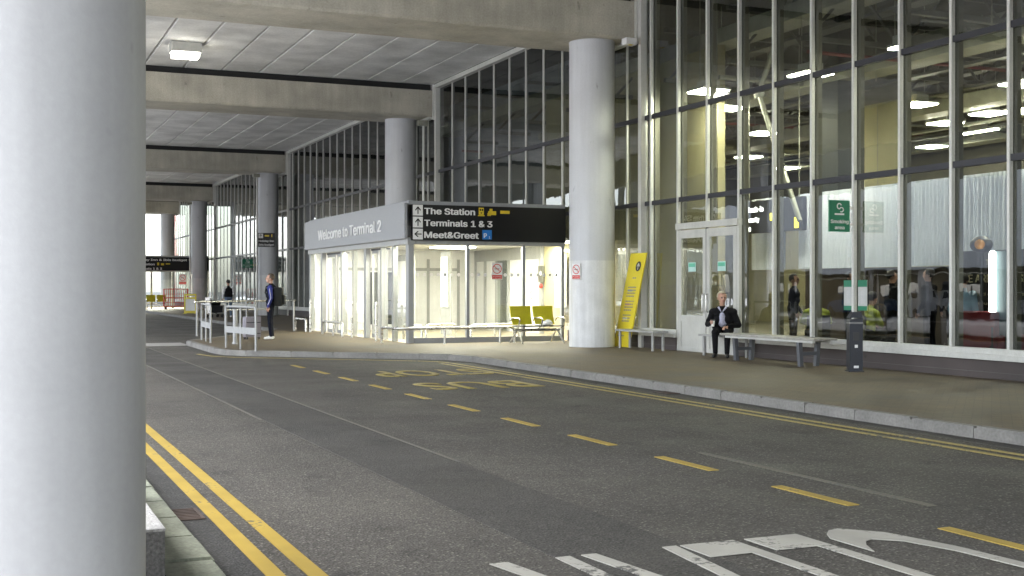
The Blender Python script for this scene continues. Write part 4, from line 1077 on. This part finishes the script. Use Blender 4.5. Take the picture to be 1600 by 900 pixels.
SEAT = .45
bs = seated(1, 2, 3, 4, 1.16, SEAT)
shR, elR, wrR = (-.19, -.13, SEAT + .45), (-.29, -.22, SEAT + .22), (-.19, -.46, SEAT + .25)
shL, elL, wrL = (.21, -.12, SEAT + .45), (.32, -.12, SEAT + .20), (.12, -.36, SEAT + .18)
for sh, el, wr in ((shR, elR, wrR), (shL, elL, wrL)):
    bs += [((sh[0] * .5, -.14, SEAT + .46), sh, .10, .092, 1), (sh, el, .078, .062, 1), (el, wr, .060, .042, 1)]
bs += hand(wrR, (-.1, -1, .05), (.9, .1, .3), 0, .55) + hand(wrL, (-.55, -.7, -.2), (0, 0, -1), 0, .3)
sr = away(-.62, -.78)
SP = Vector((13.84, 21.05, PV))
sit = person(tuple(SP), sr, 'older man in black coat and lilac shirt sitting on a bench holding a cup', bs, [M_skin, M_blk, M_blk, M_shoe, M_shirt], (0, -.265, SEAT + .745), M_hairw, .008, R(22), R(2), .8)
MB().bar((-.075, -.20, SEAT + .56), (-.015, -.285, SEAT + .475), .022, 8, .008).bar((.075, -.20, SEAT + .56), (.015, -.285, SEAT + .475), .022, 8, .008).build('collar', M_shirt, sit, smooth=True)
cl = Matrix.Rotation(sr, 3, 'Z') @ Vector((-.155, -.545, 0))
t = thing('paper_cup', 'white paper coffee cup with dark lid in the seated man\'s hand', 'cup', (SP.x + cl.x, SP.y + cl.y, PV + SEAT + .18))
MB().lathe([(.028, 0), (.038, .115)], n=20).build('cup', M_paper, t, smooth=True)
MB().lathe([(.041, .1155), (.041, .128), (.034, .138)], n=20).build('lid', M_blackp, t, smooth=True)

# people waiting inside the hall, seen through the glass
def hall_person(x, y, rz, label, mats, h=1., hair=M_haird, armf=.1): 
    p = person((x, y, PV), rz, label, standing(1, 2, 3, 4, 1.0, .03, True, armf), mats, (0, -.03, 1.655), hair, .016, 0, 0, .8, group='people inside the hall')
    p.scale = (h, h, h); return p
hall_person(16.6, 19.25, R(70), 'person in dark clothes standing behind the glass, right of the ash bin notices', [M_skin, M_blk, M_blk, M_shoe, M_blk], .98)
hall_person(17.0, 18.6, R(200), 'left of two dark figures standing together behind the glass', [M_skin, M_blk, M_navy, M_shoe, M_blk], 1.0)
hall_person(17.1, 18.0, R(150), 'right of two dark figures standing together behind the glass', [M_skin, M_navy, M_blk, M_shoe, M_navy], 1.04)
hall_person(15.5, 16.15, R(120), 'woman in a pale blue top and dark red trousers behind the glass by the hoarding', [M_skin, M_bluecl, M_redcl, M_shoe, M_bluecl], .92)
hall_person(15.9, 21.5, R(40), 'dark clothed person behind the glass just right of the doors', [M_skin, M_navy, M_blk, M_shoe, M_navy], .95)
hall_person(16.0, 19.75, R(20), 'person in black behind the glass above the long bench', [M_skin, M_blk, M_blk, M_shoe, M_blk], .97)
def hall_sitter(x, y, rz, label, jm):
    b = seated(1, 2, 3, None, 1.1, .45)
    for s in (-1, 1): b += [((s * .1, -.13, .90), (s * .19, -.12, .89), .1, .085, 1), ((s * .19, -.12, .89), (s * .27, -.16, .72), .075, .058, 1), ((s * .27, -.16, .72), (s * .12, -.38, .66), .056, .04, 1)] + hand((s * .12, -.38, .66), (-s * .4, -1, -.1), (0, 0, -1))
    t = thing('hall_chair', 'dark chair under ' + label.split(' with')[0].replace('person', 'the person'), 'chair', (x, y, PV), rz, group='chairs inside the hall')
    MB().box((-.24, -.22, .40), (.24, .22, .44), .01).build('seat', M_blackp, t); MB().box((-.23, .20, .46), (.23, .24, .86), .01).build('backrest', M_blackp, t)
    for sx in (-1, 1):
        for sy in (-1, 1): MB().bar((sx * .2, sy * .19, 0), (sx * .2, sy * .19, .4), .016, 8).build('leg', M_steel, t)
    return person((x, y, PV), rz, label, b, [M_skin, jm, M_blk, M_shoe], (0, -.265, 1.195), M_haird, .016, 0, 0, .8, group='people inside the hall')
hall_sitter(15.3, 19.9, R(150), 'seated person in a hi-vis yellow jacket behind the long bench', M_hiviz)
hall_sitter(15.6, 18.85, R(100), 'seated hi-vis worker behind the ash bin notices with dark hair', M_hiviz)
# red armchair, white bin and orange box behind the right-hand glass
t = thing('red_armchair', 'dark red armchair behind the glass in front of the hoarding', 'armchair', (15.25, 15.25, PV), R(100))
MB().box((-.36, -.34, .14), (.36, .34, .46), .06).build('seat', M_redcl, t, smooth=True); MB().box((-.36, .26, .42), (.36, .44, 1.02), .07).build('backrest', M_redcl, t, smooth=True)
for s in (-1, 1): MB().box((s * .36, -.34, .14), (s * .48, .40, .64), .05).build('armrest', M_redcl, t, smooth=True)
for sx in (-1, 1):
    for sy in (-1, 1): MB().bar((sx * .33, sy * .3, 0), (sx * .33, sy * .3, .14), .025, 8).build('leg', M_blackp, t)
t = thing('white_bin', 'white litter bin on the hall floor beside the woman in pale blue', 'bin', (15.0, 15.75, PV))
MB().lathe([(.13, 0), (.16, .52)], n=24).build('body', M_white, t, smooth=True); MB().lathe([(.165, .521), (.165, .56), (.05, .60)], n=24).build('lid', M_frame, t, smooth=True)

# ------------------------------------------------------------------ guard rails and far items
def hoop(p, q, n, label):
    """white hooped guard rail from p to q: n uprights, top rail, flat middle panel"""
    a, b = Vector((p[0], p[1], 0)), Vector((q[0], q[1], 0)); d = (b - a); L = d.length; u = d.normalized(); h = .97
    t = thing('guard_rail', label, 'guard rail', (p[0], p[1], PV), group='white hooped guard rails')
    MB().tube([(0, 0, 0), (0, 0, h - .08), u * .03 + Vector((0, 0, h - .02)), u * .09 + Vector((0, 0, h)), u * (L - .09) + Vector((0, 0, h)), u * (L - .03) + Vector((0, 0, h - .02)), u * L + Vector((0, 0, h - .08)), u * L], .026).build('hoop', M_paintsteel, t, smooth=True)
    for i in range(1, n - 1): MB().bar(u * L * i / (n - 1), u * L * i / (n - 1) + Vector((0, 0, h - .02)), .021).build('upright', M_paintsteel, t, smooth=True)
    nrm = Vector((-u.y, u.x, 0)) * .012
    MB().prism([(0, .0), (L, .0), (L, .15), (0, .15)], -.008, .008, Matrix.Translation((0, 0, .36)) @ Matrix(((u.x, 0, nrm.x / .012, 0), (u.y, 0, nrm.y / .012, 0), (0, 1, 0, 0), (0, 0, 0, 1)))).build('panel', M_paintsteel, t)
    return t
hoop((5.38, 33.4), (5.30, 31.5), 3, 'left white guard rail at the far corner of the kerb build-out')
hoop((5.22, 28.9), (5.52, 26.95), 3, 'right white guard rail nearest the kerb corner')
t = thing('pedestrian_barrier', 'long thin grey barrier rail running behind the standing man', 'barrier', (5.6, 36.0, PV))
E = Vector((3.75, 3.3, 0))
MB().tube([(0, 0, 1.0), E + Vector((0, 0, 1.0))], .03).build('top_rail', M_steel, t, smooth=True)
MB().tube([E * .28 + Vector((0, 0, .74)), E * .72 + Vector((0, 0, .74))], .025).build('lower_rail', M_steel, t, smooth=True)
for k in (0.02, .28, .72, .98): MB().bar(E * k, E * k + Vector((0, 0, 1.0)), .03).build('post', M_paintsteel, t, smooth=True)
t = thing('bollard', 'short white bollard between the two guard rails', 'bollard', (5.75, 30.6, PV))
MB().lathe([(.055, .05), (.055, .84), (.04, .87)], n=24).build('post', M_paintsteel, t, smooth=True); MB().lathe([(.075, 0), (.075, .05)], n=24).build('base_ring', M_paintsteel, t, smooth=True)

# hotel sign on the third column
t = thing('hotel_sign', 'small black hotel direction sign with white arrow tile on a column', 'sign', (13.20, 61.84, 3.62), R(-16))
MB().box((-.42, -.03, 0), (.42, .0, .70), .004).build('panel', M_sign, t)
tl = MB().box((-.39, -.042, .44), (-.16, -.031, .67)).build('arrow_tile', M_white, t)
arrow_mesh((-.275, -.043, .555), XP, ZP, .2, R(90)).build('arrow', M_sign, tl)
MB().box((-.08, -.036, .52), (.14, -.031, .60)).box((.26, -.036, .50), (.30, -.031, .64)).build('pictogram', M_signy, t)
lettering('Holiday Inn', (-.38, -.031, .25), XP, ZP, .13, .76, M_white, t, .02)
lettering('Ibis budget', (-.38, -.031, .06), XP, ZP, .13, .76, M_white, t, .02)

# far lobby with its sign
L2X, L2Y = 8.9, 85.2
l2 = thing('far_lobby', 'second glazed lobby far down the road under a black sign', 'lobby', (L2X, L2Y, PV))
MB().box((0, 0, 2.5), (5.3, .12, 2.62)).box((0, 0, 3.5), (5.3, 8, 3.6)).build('roof_frame', M_frame, l2)
MB().box((-.02, .13, 2.55), (.06, 8, 3.5)).build('fascia', M_lobbygrey, l2)
for x in (.08, 1.5, 2.9, 4.3, 5.2): MB().box((x - .06, .0, 0), (x + .06, .12, 2.5)).build('post', M_frame, l2)
for y in (1.5, 3, 4.5, 6, 7.9): MB().box((0, y - .07, 0), (.12, y + .07, 2.55)).build('post', M_frame, l2)
for a, b in ((.14, 1.44), (1.56, 2.84), (2.96, 4.24), (4.36, 5.14)): MB().box((a, .05, .1), (b, .062, 2.5)).build('pane', M_clear, l2)
MB().box((.05, .3, .1), (.062, 7.8, 2.5)).build('pane', M_clear, l2)
MB().box((.3, .5, 2.7), (4.2, 7.5, 2.74)).build('ceiling', M_white, l2)
MB().box((.8, 1.0, 2.66), (3.6, 6.5, 2.695)).build('light_panel', M_glowlobby, l2)
t = thing('direction_sign', 'far black direction sign with three lines of white lettering', 'sign', (L2X, L2Y - .14, 2.70))
MB().box((-.05, 0, 0), (5.3, .1, .92), .006).build('panel', M_sign, t)
for i, (txt, w) in enumerate((('Holiday Inn & Ibis budget', 3.5), ('The Station', 1.36), ('Terminals 1 & 3', 1.84))):
    z = .64 - .30 * i
    tl = MB().box((.02, -.012, z - .02), (.26, -.001, z + .24)).build('arrow_tile', M_white, t)
    arrow_mesh((.14, -.013, z + .11), XP, ZP, .2, R(90)).build('arrow', M_sign, tl)
    lettering(txt, (.32, 0, z + .02), XP, ZP, .19, w, M_white, t, .026)
MB().box((3.95, -.006, .70), (4.2, -.001, .78)).box((1.85, -.006, .36), (1.98, -.001, .54)).box((2.1, -.006, .36), (2.3, -.001, .5)).box((2.42, -.006, .42), (2.7, -.001, .5)).build('pictogram', M_signy, t)
notice_nosmoke((12.45, L2Y - .02, 1.75), XP, .5, 'no-smoking notice on the distant second lobby', 'no-smoking notices')
notice_nosmoke((12.86, 25.79, 1.72), (.37, -.93, 0), .26, 'small no-smoking notice on the left side of the thick column by the yellow board', 'no-smoking notices')
beam_seat((10.6, 84.2, PV), 0, 'distant pair of yellow seats before the second lobby', 2)
# red cage trolley
t = thing('cage_trolley', 'red wire cage trolley parked before the far lobby', 'trolley', (11.55, 82.0, PV), R(-5))
fr = MB()
W2, D2, H2 = 1.5, .75, 1.15
for x in (-W2 / 2, W2 / 2):
    for y in (-D2 / 2, D2 / 2): fr.bar((x, y, .18), (x, y, H2 + .18), .03, 8)
for z in (.2, H2 * .5 + .18, H2 + .18):
    for y in (-D2 / 2, D2 / 2): fr.bar((-W2 / 2, y, z), (W2 / 2, y, z), .028, 8)
    for x in (-W2 / 2, W2 / 2): fr.bar((x, -D2 / 2, z), (x, D2 / 2, z), .028, 8)
fr.build('frame', M_red, t)
for y in (-D2 / 2, D2 / 2):
    ms = MB()
    for z in (.45, 1.0): ms.bar((-W2 / 2, y, z), (W2 / 2, y, z), .011, 6)
    for i in range(1, 11): ms.bar((-W2 / 2 + W2 * i / 11, y, .2), (-W2 / 2 + W2 * i / 11, y, H2 + .17), .012, 6)
    ms.build('cage_bars', M_red, t)
MB().box((-W2 / 2, -D2 / 2, .16), (W2 / 2, D2 / 2, .2)).build('deck', M_red, t)
for sx in (-1, 1):
    for sy in (-1, 1): MB().bar((sx * .65, sy * .3 - .03, .08), (sx * .65, sy * .3 + .03, .08), .08, 12).build('wheel', M_blackp, t)
# yellow framed stand
t = thing('notice_stand', 'yellow plastic notice stand with a grey sheet on the far pavement', 'notice stand', (10.35, 68.0, PV), R(-18))
MB().box((-.33, -.03, .02), (-.25, .03, 1.08), .01).box((.25, -.03, .02), (.33, .03, 1.08), .01).box((-.25, -.03, .02), (.25, .03, .16)).box((-.25, -.03, .80), (.25, .03, .90)).box((-.25, -.03, .98), (.25, .03, 1.08)).build('frame', M_ybrd, t)
MB().box((-.25, -.015, .16), (.25, .015, .80)).build('sheet', M_paper, t)
MB().box((-.36, -.2, 0), (-.22, .2, .025)).box((.22, -.2, 0), (.36, .2, .025)).build('foot', M_ybrd, t)

# ------------------------------------------------------------------ across the road: car park seen mirrored in the glass
cp = thing('car_park', 'white corrugated car park across the road', 'building', (-18, 42, 0))
cb = MB(); N = 46 * 28; pr = []
for i in range(N + 1): pr.append((.09 * (1 if math.sin(2 * math.pi * i / 7.0) > 0 else -1) * min(1, abs(math.sin(2 * math.pi * i / 7.0)) * 2), i * 46 / N))
cb.prism(pr + [(-.3, 46), (-.3, 0)], 2.6, 7.3); cb.build('cladding', M_clad, cp)
MB().box((-16, 0, 7.31), (-.25, 46, 12.5)).build('sky_block_storey', M_dkbld, cp)  # added dark mass, keeps sky out of the reflection above the cladding
MB().box((-16, .02, 2.62), (-.32, 45.98, 3.0)).build('deck_slab', M_conc, cp)
for i in range(10): MB().box((-.75, .2 + i * 4.72, 0), (-.35, .6 + i * 4.72, 2.61)).build('pillar', M_white, cp)
rw = MB().box((-16.2, 0, 0), (-16, 46, 1.1)).box((-16.2, 0, 1.9), (-16, 46, 2.6))
for i in range(11): rw.box((-16.19, i * 4, 1.1), (-16.01, i * 4 + 2.6, 1.9))
rw.build('rear_wall', M_dkbld, cp)
lw = thing('sky_limit_wall', 'added dark wall beyond the car park, limiting the sky mirrored in the glass', 'wall', (-18.5, 89, 0))  # added unseen wall, its height sets how much sky the glass mirrors
MB().box((0, 0, 0), (.3, 60, 6.0)).build('wall', M_dkbld, lw)
cpr = thing('added_ground_patch', None, None)
bpy.data.objects.remove(cpr)
def car(x, y, rz, m, label):
    t = thing('parked_car', label, 'car', (x, y, 0), rz, group='cars parked across the road')
    mtx = Matrix(((1, 0, 0, 0), (0, 0, 1, 0), (0, 1, 0, 0), (0, 0, 0, 1)))
    b = MB().prism([(-2.1, .28), (2.1, .28), (2.15, .62), (1.9, .82), (1.0, .92), (.55, 1.38), (-.9, 1.44), (-1.75, 1.0), (-2.12, .92)], -.84, .84, mtx)
    bmesh.ops.bevel(b.bm, geom=b.bm.edges[:], offset=.06, segments=2, affect='EDGES'); b.build('body', m, t, smooth=True)
    MB().prism([(.86, .97), (.50, 1.32), (-.85, 1.36), (-1.45, 1.0)], -.85, .85, mtx).build('window', M_blackp, t)
    for sx in (-1.3, 1.3):
        for sy in (-.78, .78): MB().bar((sx, sy - .1, .31), (sx, sy + .1, .31), .31, 20).build('wheel', M_blackp, t, smooth=True)
    for sy in (-.6, .6): MB().box((2.05, sy - .18, .58), (2.16, sy + .18, .72), .02).build('headlight', M_white, t)
car(-20.5, 46.5, R(88), mat('silver_paint', (.5, .52, .55), .3, .5), 'silver car parked across the road')
car(-20.7, 53.0, R(92), mat('white_paint', (.75, .75, .76), .3), 'white car parked across the road')
car(-20.4, 59.5, R(90), mat('blue_paint', (.05, .12, .3), .3, .3), 'blue car parked across the road')
# kerbside block by the near column
t = thing('concrete_block', 'squat rough concrete block on the kerb beside the big near column', 'block', (-.1, 6.0, PV))
MB().box((-.9, 0, 0), (.895, 2.4, .235), .006).build('block_body', mat('dark_aggregate_block', (.13, .125, .12), .95, var=.2, fine=.4, fscale=60, bump=.8, bscale=60), t)
MB().box((-.9, .0, .2352), (.897, 2.4, .25), .004).build('top_face', M_block, t)
# far end post
t = thing('red_post', 'thin red post at the far end of the canopy', 'post', (12.4, 116, 0))
MB().box((-.15, -.1, 0), (.15, .1, 8.6), .02).build('post', M_red, t)
